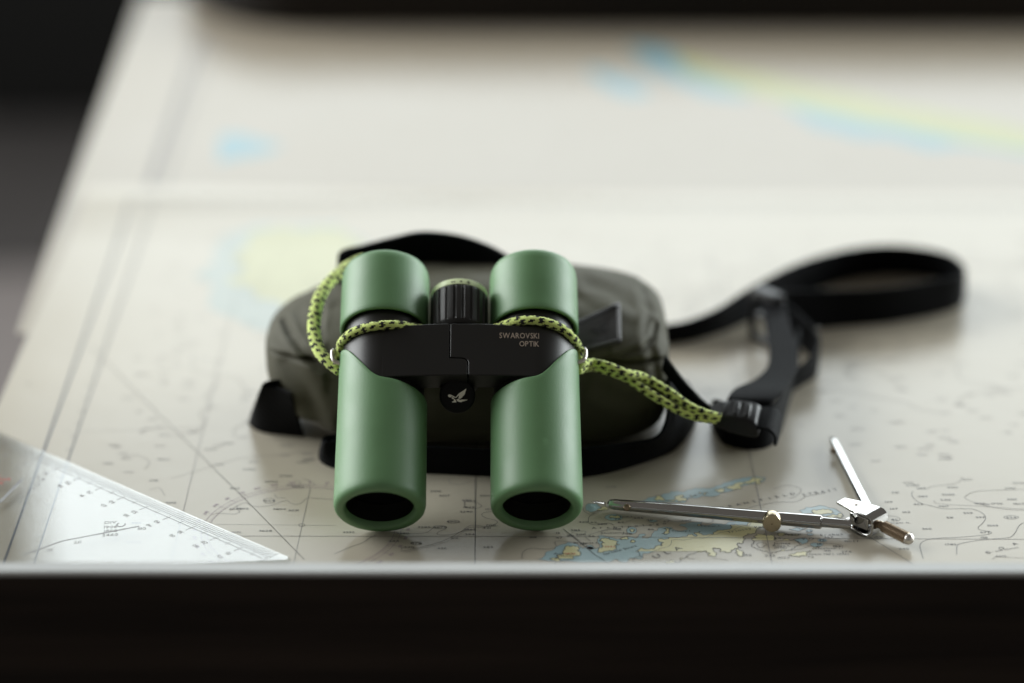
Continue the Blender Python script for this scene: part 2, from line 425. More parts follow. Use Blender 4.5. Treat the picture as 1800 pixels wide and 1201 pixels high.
shallow(ell(c3, 662, 497, 54, 38), 6); shallow(ell(c4, 1172, 601, 52, 17), 7, 0.05); shallow(ell(c4, 1045, 540, 34, 12), 8, 0.05)
shallow(pl(c4, (865,598),(920,580),(1010,576),(1024,600),(962,642),(915,622)), 9); shallow(pl(c4, (1045,640),(1090,625),(1185,632),(1170,660),(1090,672)), 10)
shallow(ell(c4, 1035, 500, 36, 16), 11); shallow(pl(c3, (175,655),(230,650),(272,680),(230,700),(185,690)), 12)
shallow(ell(c3, 890, 398, 45, 12), 13); shallow(pl(c4, (820,480),(900,470),(1000,478),(960,492),(850,494)), 14)
# -- land
pen = pl(c3, (735,700),(830,695),(900,692),(915,675),(975,660),(968,640),(1000,625),(948,602),(962,585),(1012,592),(1050,575),(1200,561),(1330,560),
    (1342,542),(1318,530),(1350,518),(1382,508),(1388,530),(1530,537),(1556,505),(1562,490),(1700,480),(1722,462),(1706,442),(1790,440),(1900,410),(2030,395),(2120,405))
pen += pl(c4, (560,470),(480,490),(420,540),(340,580),(330,620),(278,660),(322,680),(270,702),(250,732),(272,762),(345,766),(325,712),(200,728),(110,720),(72,686),(10,692),(40,772),(-20,762))
pen += pl(c3, (1440,-1) and (1470,765),(1440,712),(1380,716),(1240,770),(1120,830),(1000,880),(760,880),(770,780),(740,735))
isle(pen, 20, 0.42, 4)
isle(pl(c3, (-130,760),(-60,700),(0,662),(100,668),(112,690),(90,718),(135,742),(60,768),(20,800),(-60,815),(-150,800)), 21)
isle(pl(c3, (340,600),(372,580),(430,575),(470,600),(500,640),(530,642),(492,680),(440,712),(330,732),(308,700),(350,652),(380,630),(320,610)), 22)
isle(pl(c3, (430,350),(470,343),(545,350),(500,370),(440,370)), 23); isle(pl(c3, (298,288),(345,262),(385,240),(402,250),(335,286)), 24)
isle(ell(c3, 668, 497, 22, 16, 8), 25); isle(ell(c3, 675, 612, 25, 15, 8), 26); isle(pl(c3, (540,590),(575,570),(625,562),(590,590),(560,598)), 27)
isle(pl(c3, (978,532),(1010,512),(1000,478),(1040,470),(1082,480),(1055,500),(1058,525),(1020,546)), 28); isle(ell(c3, 1375, 441, 19, 11, 7), 29)
isle(pl(c3, (900,166),(960,126),(992,150),(1120,155),(1190,120),(1245,180),(1170,197),(1120,176),(950,172)), 30)
isle(pl(c3, (1275,125),(1340,118),(1345,132),(1290,140)), 31); isle(pl(c3, (1378,92),(1470,98),(1440,122),(1385,108)), 32)
isle(pl(c3, (1535,72),(1640,62),(1640,80),(1570,92)), 33); isle(pl(c3, (1630,42),(1740,10),(1860,-18),(2040,-48),(2060,-36),(1900,0),(1800,22),(1700,60)), 34)
isle(pl(c4, (1060,292),(1150,280),(1282,292),(1180,332),(1070,312)), 35); isle(pl(c4, (1220,345),(1300,330),(1400,345),(1330,356)), 36)
isle(pl(c4, (470,552),(560,530),(640,540),(672,580),(660,600),(760,575),(820,592),(922,612),(932,640),(880,682),(858,702),(740,702),(690,722),(640,742),(520,702),(450,640),(438,600),(472,580)), 37)
isle(pl(c4, (695,530),(760,520),(945,536),(850,552),(740,557)), 38); isle(pl(c4, (820,752),(900,722),(1052,708),(1020,752),(930,778)), 39)
isle(pl(c4, (1068,690),(1090,675),(1142,666),(1110,692)), 40); isle(pl(c4, (885,455),(930,448),(1040,458),(1000,476),(920,472)), 41)
isle(pl(c3, (-210,800),(-120,790),(-40,822),(-140,850)), 42)
# -- blurred far land upper left, tip of a continent
far_sea = Ink(surf(1)); far_land = Ink(surf(2))
far_sea.fill(rough_line(pl(px, (345,480),(385,425),(440,400),(600,395),(640,430),(640,560),(540,595),(440,575),(375,545)), 0.3, 3, True, 43))
far_land.fill(rough_line(pl(px, (405,460),(440,412),(600,402),(640,440),(600,520),(520,560),(450,525),(410,500)), 0.4, 3, True, 44))
# bays over the land
bay = Ink(surf(2.6))
for q in (pl(c4, (540,622),(478,640),(500,682),(562,660),(590,650)), pl(c4, (742,606),(690,612),(664,596),(700,585),(790,590))):
    p = rough_line(q, 0.3, 2, True, 51); bay.fill(p); ink.line(p, LW*0.8, True)
# -- graticule, borders
def seg(ik, fn, w, *xy): ik.line(pl(fn, *xy), w)
def straight(a, b, y0, y1):
    p, q = G(*a), G(*b); f = lambda y: p.lerp(q, (y-p.y)/(q.y-p.y)); return [f(y0), f(y1)]
fine.line([G(380, 942.5), G(1100, 944)] + [G(1300, 946), G(1850, 948.5)], 0.00028)
fine.line([G(380, 922), G(590, 924)], 0.00016)
ink.line(straight((835, 985), (836, 850), 0.866, 1.28), 0.00034)
fine.line(straight((1356, 985), (1327, 842), 0.866, 1.28), 0.00030)
fine.line(straight((514, 1000), (545, 860), 0.866, 0.975), 0.00020)
fine.line(straight((334, 850), (385, 640), 0.866, 1.28), 0.00022)
ink.line([G(535, 984), G(433, 880), G(352, 800), G(250, 700), G(160, 610)], 0.00026)
fine.line([G(300, 842), G(420, 806), G(600, 790)], 0.00018); fine.line([G(105, 760), G(360, 752)], 0.00018)
ink.line([G(1528, 944), G(1610, 995), G(1700, 1050)], 0.00028)
ink.line(c6(1380,710) and [G(990, 930), G(1045, 975), G(1100, 1010)], 0.0003)
for k, (xo, w) in enumerate(((0.0, 0.0011), (0.0128, 0.0006))):
    neat.line([Vector((-0.2135+xo, 0.866, 0))] + [Vector((-0.2135+xo - 0.012*(t/20), 0.866 + (1.35-0.866)*t/20, 0)) for t in range(1, 21)], w)
neat.line([Vector((-0.2255 + 0.03*i, 1.35, 0)) for i in range(30)], 0.0011); neat.line([Vector((-0.2127 + 0.03*i, 1.338, 0)) for i in range(30)], 0.0006)
for t in range(34):                                      # ladder between the border lines
    y = 0.870 + 0.0144*t; x = -0.2135 - 0.012*(y-0.866)/0.484
    neat.line([Vector((x+0.0100, y, 0)), Vector((x+0.0128, y, 0))], 0.0004)
# -- contours
def curve(fn, xy, w=0.00021, ik=None): (ik or fine).line(catmull(pl(fn, *xy), 6), w)
c8 = lambda X, Y: G(1500+X/5.46, 780+Y/5.46)
curve(c8, [(670,1105),(650,1030),(640,975),(680,935),(780,910),(1000,900),(1240,880),(1320,862),(1310,845),(1220,830),(1198,805),(1240,765),(1270,715),(1240,670),(1150,630),(1040,625),(860,625),(760,600),(640,570),(575,520),(560,480),(575,460)], ik=ink, w=0.00022)
curve(c8, [(992,1065),(995,990),(1030,960),(1200,930),(1400,910),(1500,900),(1550,860),(1590,790),(1640,760),(1750,740)], ik=ink, w=0.00022)
curve(c8, [(1640,640),(1450,630),(1290,600),(1150,560),(1080,530),(1075,510),(1150,465),(1300,450),(1640,440)])
curve(c8, [(770,545),(790,570),(850,580),(1000,590),(1200,600),(1640,630)]); curve(c8, [(700,440),(760,410),(900,395),(1010,370),(1050,320)])
curve(c8, [(330,690),(420,705),(450,725),(420,742),(380,740)]); curve(c8, [(1330,1110),(1380,1085),(1480,1090),(1640,1100)])
curve(c6, [(20,750),(150,752),(240,740),(300,700),(390,690),(395,710),(330,740),(335,760),(430,760),(540,730),(600,700),(720,695),(830,685)], ik=ink)
curve(c6, [(20,900),(250,850),(400,800),(520,735),(570,700),(620,680),(740,690),(820,665),(810,640),(730,620),(695,595),(720,575),(780,568)], ik=ink)
curve(c6, [(60,905),(300,850),(440,800),(560,730),(640,712)], ik=fine); curve(c6, [(555,485),(560,530),(650,540),(695,520),(650,488)], ik=ink)
curve(c6, [(420,300),(440,335),(520,340),(600,320)]); curve(c6, [(25,890),(40,865),(120,860),(130,875)], ik=ink)
curve(c6, [(1030,960),(1040,905),(1100,875),(1230,880),(1310,870)], ik=ink); curve(c6, [(1320,860),(1310,815),(1400,815),(1500,825)])
c5 = lambda X, Y: G(380+X/5, 760+Y/5)
curve(c5, [(1040,1070),(1180,1010),(1290,970),(1340,935),(1400,905)], ik=ink); curve(c5, [(1020,590),(900,583),(800,580),(750,620),(700,635),(650,620),(620,600),(560,615),(500,640),(380,655),(310,645),(260,620),(200,640),(120,690)])
curve(c5, [(180,640),(190,680),(205,700),(160,720),(40,715),(-10,710)]); curve(c5, [(690,420),(740,440),(740,460),(860,465),(830,430),(760,410)]); curve(c5, [(515,545),(530,575),(610,578)])
curve(c3, [(150,260),(165,300),(230,325),(290,300),(350,280),(400,255)], ik=ink); curve(c3, [(345,295),(230,340),(205,380),(220,425),(290,438),(420,420),(470,440)], ik=ink)
curve(c3, [(230,610),(190,580),(180,555),(260,530),(420,480),(560,455),(760,450),(870,440),(890,420),(820,405)]); curve(c3, [(345,540),(350,510),(460,485),(560,500)])
curve(c3, [(540,360),(700,365),(580,420)]); curve(c3, [(900,410),(1050,345)]); curve(c3, [(1040,380),(1100,405),(1240,395),(1330,360)]); curve(c3, [(1440,435),(1520,400),(1500,365)])
curve(c3, [(0,550),(60,510),(170,505),(165,535),(80,560)]); curve(c3, [(10,530),(130,615)]); curve(c3, [(1240,770),(1270,790),(1330,800)])
curve(c4, [(820,600),(900,590),(1000,565),(1060,570),(1075,590),(1010,615)]); curve(c4, [(860,702),(960,690),(1040,660),(1080,668)]); curve(c4, [(1180,630),(1300,640),(1380,655),(1380,690)])
curve(c4, [(0,790),(100,800),(180,812)]); curve(c4, [(370,270),(500,230),(700,200),(900,190),(1000,140),(1100,120),(1200,100)]); curve(c4, [(650,60),(800,20),(950,60),(900,130),(820,160)])
curve(px, (( 215,805),(240,800),(262,812),(255,825))); curve(px, ((262,862),(280,858),(290,872)))
# -- soundings and names
NUM = 0.00165
def num(s, fn, X, Y, h=NUM, rot=0.0, st=1.25, ik=None): p = fn(X, Y); (ik or ink).text(s, (p.x, p.y), h, rot, st)
for s, X, Y in [('1783',935,968),('240',485,1010),('360',705,818),('331',925,710),('559',1100,666),('397',1220,708),('624',1515,708),('1565',1340,786),('677',1265,852),('1511',1255,902),
    ('95',245,902),('29',530,862),('40',-20,800),('3313',1520,535),('1850',1215,575),('1790',1380,577),('1567',1590,578),('463',620,582),('4517',865,602),('489',665,508),('5500',910,490),('2416',885,540),
    ('2717',1505,430),('3790',1590,380),('341',400,470),('129',340,560),('147',390,626),('162',510,657),('85',395,730),('4120',950,420),('388',650,430),('2480',570,400)]: num(s, c8, X, Y)
for s, X, Y in [('320',155,408),('62',262,413),('285',735,365),('62',548,411),('585',70,495),('708',612,532),('66',865,485),('188',510,480),('67',1030,402),('40',850,387),('66',240,557),('310',15,553),('141',150,640),('76',515,378),('200',350,430),('200',125,540),('200',1235,393)]: num(s, c3, X, Y)
for s, X, Y in [('64',700,580),('357',1240,568),('183',1325,664),('40',1225,712),('274',1425,722),('77',1055,585),('18',1140,640),('12',1172,601),('23',1030,505),('243',620,762),('102',385,757),('1077',770,786),('72',1050,776),('7',975,590)]: num(s, c4, X, Y)
for s, X, Y in [('3285',215,696),('5670',350,698),('4902',458,651),('3290',565,568),('394',595,757),('421',735,704),('1465',600,717),('436',362,873),('282',748,863),('878',150,831),('320',90,865),('219',1122,781),('3991',310,398),('4017',382,434),('4055',590,480),('1829',590,530),('3301',722,435),('1502',600,255),('700',770,680),('13',1330,745),('47',1340,785)]: num(s, c6, X, Y)
for s, X, Y in [('3628',432,867),('3332',1165,880),('3031',678,688),('3804',555,676),('4133',160,495),('1902',235,672),('1624',465,603),('4004',480,435),('3952',720,482),('3700',610,385),('3655',800,245),('3402',290,328),('3890',100,100),('444',1560,958),('3580',1640,890)]: num(s, c5, X, Y)
for s, X, Y in [('1204',225,700),('3804',287,808),('3010',190,815),('4012',300,884),('2011',270,845),('115',250,760),('2005',370,790),('95',50,675),('1188',240,920),('3871',340,760),('4020',290,765)]: num(s, px, X, Y)
for fn, X, Y, rx, ry in ((c8,1515,708,70,17),(c6,458,651,50,13),(c6,150,831,48,12),(c5,465,603,50,22),(c6,345,697,54,14),(c4,1172,601,34,10),(c8,245,902,40,13),(c5,752,817,27,12)):
    ink.line(ell(fn, X, Y, rx, ry, 22), 0.0002, True)
rn = random.Random(3)
for k in range(640):                                     # soundings over the blurred part of the sheet
    x = rn.uniform(-0.19, 0.42); y = 1.0 + (1.30-1.0)*rn.random()**1.1
    if x > 0.02 and y < 1.03 and x < 0.16: continue
    fine.text(str(rn.choice([rn.randint(40, 999), rn.randint(1000, 4900)])), (x, y), 0.0017, 0, 1.25)
for k in range(44):
    x = rn.uniform(-0.17, 0.42); y = rn.uniform(1.03, 1.29); p = [Vector((x, y, 0))]
    a = rn.uniform(0, 6.28)
    for _ in range(7):
        a += rn.uniform(-0.9, 0.9); p.append(p[-1] + Vector((math.cos(a)*0.013, math.sin(a)*0.010, 0)))
    if max(q.y for q in p) < 1.31: fine.line(catmull(p, 4), 0.00024)
for k in range(26):
    x = rn.uniform(-0.20, 0.28); y = rn.uniform(0.87, 1.0)
    if 0.01 < x < 0.165 and y < 0.965: continue
    fine.text(str(rn.choice([rn.randint(40, 999), rn.randint(1000, 4900)])), (x, y), 0.0017, 0, 1.25)
def letters(s, fn, a, b, h, rise=0.0, ik=None, st=1.1):  # spaced lettering from a to b
    A, B = fn(*a), fn(*b); ang = math.atan2(B.y-A.y, B.x-A.x)
    for i, ch in enumerate(s):
        if ch == ' ': continue
        t = i/(len(s)-1); p = A.lerp(B, t); p.y += rise*math.sin(math.pi*t); (ik or ink).text(ch, (p.x, p.y), h, ang + rise*25*(0.5-t), st)
letters('Archipelago', c3, (265,470), (1005,422), 0.0020, -0.0006)
letters('ULA', c3, (925,768), (1145,688), 0.0030, 0, None, 1.3)
letters('BRANSFIELD', c4, (120,255), (860,110), 0.0022); letters('STRAIT', c4, (980,120), (1310,65), 0.0022)
letters('Trinity Pen', c4, (190,515), (545,450), 0.0019); letters('Erebus', c4, (1165,545), (1375,535), 0.0018); letters('Gulf', c4, (1425,610), (1545,610), 0.0018)
letters('COATS', c8, (1290,1045), (1800,880), 0.0022)
letters('Gerlache Strait', c3, (380,745), (700,660), 0.0017)
for s, fn, X, Y, h, r in (('James',c4,745,632,0.0019,0),('Ross I.',c4,740,657,0.0017,0),('(1628)',c4,730,677,0.0014,0),('Vega',c4,830,538,0.0016,0),('Low I.',c3,605,350,0.0014,0),
    ('Hoseason I.',c3,470,522,0.0013,0.06),('Trinity I.',c3,1185,503,0.0015,0),('Tower I.',c3,1490,450,0.0015,0),('Brabant I.',c3,180,628,0.0016,0),('Anvers',c6,1378,918,0.0018,0),('Island',c6,1380,935,0.0018,0),
    ('Snow Hill I. (396)',c4,1240,746,0.0015,0),('Seymour I.',c4,1245,685,0.0014,0),('Danger Is.',c8,430,758,0.0016,0),('(1 - see Note)',c8,1430,1020,0.0016,0.33)):
    p = fn(X, Y); (fine if fn is c8 else ink).text(s, (p.x, p.y), h, r, 1.15)
redi = Ink(surf(3.3)); p = c3(430, 668); redi.text('2522', (p.x, p.y), 0.0013, 0, 1.3); p = c3(10, 742); redi.text('2825', (p.x, p.y), 0.0013, 0, 1.3)
# -- compass rose
rc = G(530, 931)
def rose(a, r): return Vector((rc.x + r*math.sin(a), rc.y + r*math.cos(a), 0))
for r0 in (0.0405, 0.0432): mag.line([rose(2*math.pi*k/120, r0) for k in range(120)], 0.00014, True)
for k in range(180):
    a = 2*math.pi*k/180; mag.line([rose(a, 0.0405), rose(a, 0.0418 if k % 5 else 0.0445)], 0.00013)
for k in range(36):
    a = 2*math.pi*k/36; q = rose(a, 0.0462); mag.text(str(k*10), (q.x, q.y), 0.0016, -a)
sea_o = sea.build('shallow_water_print', M_sea, None); land_o = land.build('land_print', M_land, None); bay_o = bay.build('bay_print', M_chart, None)
ink_o = ink.build('sounding_print', M_line, None); fin_o = fine.build('contour_print', M_fine, None); mag_o = mag.build('compass_rose_print', M_mag, None)
nea_o = neat.build('border_print', M_neat, None); red_o = redi.build('height_print', M_red, None)
fso = far_sea.build('shallow_water_print', M_sea3, None); flo = far_land.build('land_print', M_land3, None)
for o in (fso, flo, sea_o, land_o, bay_o, ink_o, fin_o, mag_o, nea_o, red_o): keep(o, front); o['kind'] = 'stuff'
# -- far chart print
bs = lambda l: (lambda p: Vector((p.x, p.y, -0.0007 + 0.00005*l)))
s2 = Ink(bs(1)); l2 = Ink(bs(2)); n2 = Ink(bs(3))
s2.fill(rough_line(pl(px, (382,285),(385,240),(405,232),(440,240),(500,255),(470,268),(420,276)), 0.1, 2, True, 61))
s2.fill(rough_line(pl(px, (1030,118),(1060,122),(1110,140),(1150,165),(1110,172),(1060,150)), 0.2, 3, True, 62))
s2.fill(rough_line(pl(px, (1102,78),(1150,80),(1230,108),(1320,140),(1340,158),(1300,172),(1240,165),(1190,145),(1130,115)), 0.2, 3, True, 63))
s2.fill(rough_line(pl(px, (1330,150),(1420,172),(1560,202),(1720,238),(1850,262),(1850,276),(1700,256),(1640,262),(1560,240),(1500,238),(1430,222),(1390,192)), 0.25, 3, True, 65))
l2.fill(rough_line(pl(px, (1185,96),(1300,124),(1450,156),(1650,196),(1850,236),(1850,268),(1700,246),(1550,216),(1400,184),(1300,157),(1205,124)), 0.2, 3, True, 64))
n2.line([Vector((-0.215, 1.16, 0)), Vector((-0.228, 1.72, 0))], 0.004); n2.line([Vector((-0.205, 1.16, 0)), Vector((-0.218, 1.71, 0))], 0.0015)
n2.line([Vector((-0.228, 1.72, 0)), Vector((0.7, 1.72, 0))], 0.004)
for k in range(60): n2.text(str(rn.randint(30, 4000)), (rn.uniform(-0.2, 0.45), rn.uniform(1.42, 1.72)), 0.0018)
for o in (s2.build('shallow_water_print', M_sea2, None), l2.build('land_print', M_land2, None), n2.build('border_print', M_fine, None)): keep(o, back); o['kind'] = 'stuff'

# ================================================================== SET SQUARE
T = Vector((-0.0905, 0.9015, 0)); hd = Vector((-0.762, 0.648, 0)).normalized(); ld = Matrix.Rotation(math.radians(45), 3, 'Z') @ hd
HY = 0.325; U = T + hd*HY; V = T + ld*HY*math.sqrt(0.5)
def round_poly(P, r, n=6):
    out = []
    for i, p in enumerate(P):
        a = (P[i-1] - p).normalized(); b = (P[(i+1) % len(P)] - p).normalized(); half = a.angle(b)/2
        d = r/math.tan(half); c = p + (a+b).normalized()*(r/math.sin(half)); s = p + a*d; e = p + b*d
        for k in range(n+1):
            q = s.lerp(e, k/n) - c; out.append(c + q.normalized()*r)
    return out
sq = empty('set_square', (T.x, T.y, 0), 'clear plastic set square with printed scales at the left front corner', 'set square')
oc = round_poly([T, U, V], 0.0018); n = len(oc)
Z0, Z1 = 0.0004, 0.0024
cen = (T+U+V)/3
inn = [cen + (p-cen)*(1 - 0.0012/(p-cen).length) for p in oc]
sv = [(p.x, p.y, Z0) for p in oc] + [(p.x, p.y, Z1-0.0006) for p in oc] + [(p.x, p.y, Z1) for p in inn]
sf = [tuple(range(n))[::-1], tuple(range(2*n, 3*n))] + [(k, (k+1) % n, n+(k+1) % n, n+k) for k in range(n)] + [(n+k, n+(k+1) % n, 2*n+(k+1) % n, 2*n+k) for k in range(n)]
keep(add('plastic_sheet', sv, sf, M_acr, smooth=False), sq)
nin = Vector((-hd.y, hd.x, 0)); nin = nin if (V-T).dot(nin) > 0 else -nin
tk = Ink(lambda p: Vector((p.x, p.y, Z1+0.00006))); nm = Ink(lambda p: Vector((p.x, p.y, Z1+0.00006)))
k = 0; d = 0.010
while d < HY-0.012:
    a = T + hd*d + nin*0.0012
    ln = 0.0105 if k % 10 == 0 else (0.0085 if k % 5 == 0 else 0.0058)
    # ticks lean like the divisions of a protractor read from the middle of the long side
    cdir = (nin + hd*0.25*(0.5 - d/HY)).normalized(); tk.line([a, a + cdir*ln], 0.00024)
    if k % 10 == 0:
        q = a + cdir*0.0135; nm.text(str(10*((k//10) % 10) or 90), (q.x, q.y), 0.0022, math.atan2(cdir.y, cdir.x)+math.pi/2 + math.pi, 1.0)
        q = a + cdir*0.018; nm.text(str(180-10*((k//10) % 10)), (q.x, q.y), 0.0018, math.atan2(cdir.y, cdir.x)+math.pi/2 + math.pi, 1.0)
    d += 0.0015; k += 1
tk.line([T + hd*0.012 + nin*0.0085, T + hd*(HY-0.012) + nin*0.0085], 0.00018)
cp = T + hd*0.13 + nin*0.085
nm.line([G(40, 985), G(110, 960), G(245, 934)], 0.0007); nm.line([G(0, 892), G(40, 851)], 0.0016)
for i in range(6):
    a = G(40-8*i, 851+8*i); nm.line([a, a + Vector((0.006, 0.0015, 0))], 0.00022)
    nm.text(str(14-i), (a.x+0.009, a.y-0.0005), 0.0030, 0.5)
for i, (X, Y) in enumerate(((195,927),(195,935),(195,942),(194,949),(250,938),(137,962),(88,976))):
    p = G(X, Y); nm.text(('DIV', '1906', '1850', '2460', '1110', '20', '10')[i], (p.x, p.y), 0.0024, 0.1)
p = G(212, 932); nm.text('C', (p.x, p.y), 0.0042, 1.4)
rp = Ink(lambda p: Vector((p.x, p.y, Z1+0.00006)))
for i, (X, Y, s) in enumerate(((3,845,'90 C'),(8,851,'900 GNA'),(3,858,'2 MAR'))):
    p = G(X, Y); rp.text(s, (p.x-0.004, p.y), 0.0026, 0)
for nme, k_, m in (('graduation_print', tk, M_scale_ink), ('numeral_print', nm, M_num_ink), ('red_print', rp, M_red)):
    o = k_.build(nme, m, None); keep(o, sq); o['kind'] = 'stuff'

# ================================================================== BINOCULARS
EL = math.radians(33.2); YAW = math.radians(0.5); RB = 0.0198; HS = 0.0335
A_ = Vector((-math.sin(YAW)*math.cos(EL), math.cos(YAW)*math.cos(EL), math.sin(EL))); S_ = Vector((math.cos(YAW), math.sin(YAW), 0)); N_ = S_.cross(A_)
O_ = G(805.5, 898, 0.01555)
bino = empty('binoculars', O_, 'green and black compact binoculars leaning on the olive bag', 'binoculars')
BM = Matrix((S_, A_, N_)).transposed().to_4x4(); bino.matrix_world = Matrix.Translation(O_) @ BM
bino.rotation_euler = BM.to_euler()
def L(s, t, n_): return Vector((s, t + (2.0 if t > 20 else 0.0), n_))/1000     # the upper part stands 2 mm further from the rim
def hit_cyl(px_, py_, s0, n0, R):
    d = ray(px_, py_); o = CAMV - O_
    os_, on_ = o.dot(S_)*1000-s0, o.dot(N_)*1000-n0; ds, dn = d.dot(S_)*1000, d.dot(N_)*1000
    a = ds*ds+dn*dn; b = 2*(os_*ds+on_*dn); c = os_*os_+on_*on_-R*R; q = max(0, b*b-4*a*c); k = (-b-math.sqrt(q))/(2*a)
    w = CAMV + d*k - O_; return Vector((w.dot(S_), w.dot(A_), w.dot(N_)))
def hit_pl(px_, py_, n0):
    d = ray(px_, py_); k = ((n0/1000) - (CAMV-O_).dot(N_))/d.dot(N_); w = CAMV + d*k - O_
    return Vector((w.dot(S_), w.dot(A_), w.dot(N_)))
CUT = [(-180,72),(-150,74),(-120,75.5),(-90,76.5),(-70,76.0),(-54.7,73.5),(-45,70.3),(-29.6,64.2),(-18.2,59),(-10.7,55.9),(-4,54.3),(2,53.7),(18,53.2),(37,52.4),(58,51.9),(90,52),(130,55),(155,62),(180,72)]
def cut(deg): return sum(interp(CUT, ((deg+o+180) % 360)-180) for o in (-6, -3, 0, 3, 6))/5
for sgn in (-1, 1):
    s0 = sgn*HS*1000; SEG = 120
    R = RB*1000
    head = [(3.2,14.6),(1.2,15.0),(0.35,15.5),(0.0,16.3),(0.05,17.3),(0.5,18.5),(1.5,19.35),(3.0,R-0.06),(5.0,R)]
    v = []; f = []; body = 26
    cols = SEG; rows = 0
    grid = []
    for j, (t, r) in enumerate(head): grid.append([(t, r)]*SEG)
    for j in range(1, body+1):
        row = []
        for k in range(SEG):
            deg = -180 + 360*k/SEG; tt = 5 + (cut(deg)+2-5-0.6)*j/body; row.append((tt - (2 if tt-2 > 20 else 0), R - 0.25*min(1, tt/60)))
        grid.append(row)
    lastr = R-0.25
    grid.append([(cut(-180+360*k/SEG)-0.15, lastr-0.12) for k in range(SEG)]); grid.append([(cut(-180+360*k/SEG), lastr-0.45) for k in range(SEG)])
    grid.append([(cut(-180+360*k/SEG), lastr-2.2) for k in range(SEG)])
    for row in grid:
        for k, (t, r) in enumerate(row):
            ph = math.radians(-180 + 360*k/SEG)           # 0 = upper side, positive towards the hinge
            v.append(L(s0 - sgn*r*math.sin(ph), t, r*math.cos(ph)))
    for j in range(len(grid)-1):
        for k in range(SEG): f.append((j*SEG+k, j*SEG+(k+1) % SEG, (j+1)*SEG+(k+1) % SEG, (j+1)*SEG+k))
    barrel = add('barrel', v, f, M_green, bino); autosmooth(barrel, 60)
    ax = Vector((0, 1, 0)); og = L(s0, 0, 0)
    mm = lambda pr: [(t/1000, r/1000) for t, r in pr]
    lathe('objective_bore', og, ax, mm([(3.0,14.7),(3.4,15.2),(14,14.6),(14.2,0.2)]), M_black, bino, 64, False)
    lathe('objective_lens', og, ax, mm([(11.5,14.6),(10.9,12),(10.5,8),(10.2,4),(10.1,0.05)]), M_glass, bino, 48, False)
    ob = og + Vector((0, 0.002, 0))
    lathe('barrel_body', ob, ax, mm([(40,17.2),(48,18.25),(76,18.33),(80,18.27),(82.5,17.9),(84.5,17.5),(86.5,17.25),(95,17.2)]), M_black, bino, 96, True, None, 60)
    ec = lathe('eyecup', ob, ax, mm([(96,17.6),(90.6,17.8),(90.0,18.3),(89.8,19.0),(90.0,19.5),(90.8,19.85),(93,R),(104,R+0.02),(117.6,R-0.1),(120.3,R-0.45),(122.0,R-1.2),(122.8,R-2.2),(123.0,R-3.2),(122.6,R-4.2),(121.3,R-4.8),(112,R-5)]), M_green, bino, 96, False, None, 70)
    lathe('ocular_lens', ob, ax, mm([(112,R-4.9),(113.5,10),(114.2,5),(114.4,0.05)]), M_glass, bino, 40, False)
# bridge: two arms meeting at the stepped hinge line
def prism(name, outline, z0, z1, m, parent, bw=0.0005):
    n = len(outline); v = [L(s, t, z0) for s, t in outline] + [L(s, t, z1) for s, t in outline]
    f = [tuple(range(n))[::-1], tuple(range(n, 2*n))] + [(k, (k+1) % n, n+(k+1) % n, n+k) for k in range(n)]
    o = add(name, v, f, m, parent, smooth=False); bevel(o, bw, 3, 30); autosmooth(o); return o
hs = HS*1000
prism('bridge_arm', [(-hs,54.4),(-20,54.9),(4.0,55.3),(4.0,61.6),(3.7,62.8),(2.8,63.5),(1.2,63.9),(-3.95,64.1),(-3.95,82.3),(-12,82.1),(-20,81.6),(-hs,80.2)], 8, 18.295, M_black, bino)
prism('bridge_arm', [(hs,54.4),(20,54.9),(4.28,55.3),(4.28,61.7),(3.95,63.0),(2.9,63.8),(1.2,64.2),(-3.67,64.4),(-3.67,82.3),(12,82.1),(20,81.6),(hs,80.2)], 8, 18.295, M_black, bino)
# hinge shaft, cap with the bird emblem, focus wheel
lathe('hinge_shaft', Vector((0, 0.002, 0.004)), Vector((0, 1, 0)), [(0.0585, 0.0082), (0.0595, 0.0088), (0.088, 0.0095)], M_black, bino, 40)
M_cap_black = mat('matt black cap', (0.004, 0.004, 0.004), 0.6, spec=0.2)
capax = Vector((0, -0.62, 0.785))
cp0 = L(-0.6, 51.4, 7.6)
lathe('hinge_cap', cp0, capax, [(-0.006, 0.0078), (0.0002, 0.0078), (0.0009, 0.0076), (0.0014, 0.0071), (0.0016, 0.0063)], M_cap_black, bino, 48)
EAGLE = [[(448,785),(470,769),(500,775),(540,794),(578,818),(592,812),(612,785),(640,752),(672,733),(705,712),(735,692),(764,670),(766,700),(752,712),(760,722),(745,735),(755,745),(738,758),(745,770),(725,780),(730,792),(708,800),(700,820),(665,845),(652,850),(628,842),(640,810),(636,790),(612,812),(592,832),(560,826),(530,810),(512,806),(500,822),(478,822),(455,806)],
         [(508,822),(535,818),(560,835),(545,850),(525,850)], [(548,845),(572,852),(596,888),(592,910),(530,911),(514,900),(548,886),(552,868)],
         [(596,858),(628,848),(660,866),(700,860),(792,864),(768,878),(745,880),(725,892),(700,893),(680,908),(640,902),(612,888)]]
def emblem(name, centre, ux, uy, size, m, parent, local=True):
    v = []; f = []
    for poly in EAGLE:
        p = [Vector(((x-610)/350, (790-y)/350, 0)) for x, y in poly]; b = len(v)
        v += [centre + ux*q.x*size + uy*q.y*size for q in p]; f += [tuple(i+b for i in t) for t in tessellate_polygon([p])]
    return add(name, v, f, m, parent, smooth=False)
uy = capax.cross(Vector((1, 0, 0))).normalized()
uy = uy if uy.y > 0 else -uy
emblem('bird_emblem', cp0 + capax*0.00165 + uy*0.0002, Vector((1, 0, 0)), uy, 0.0088, M_silver, bino)
NR = 22
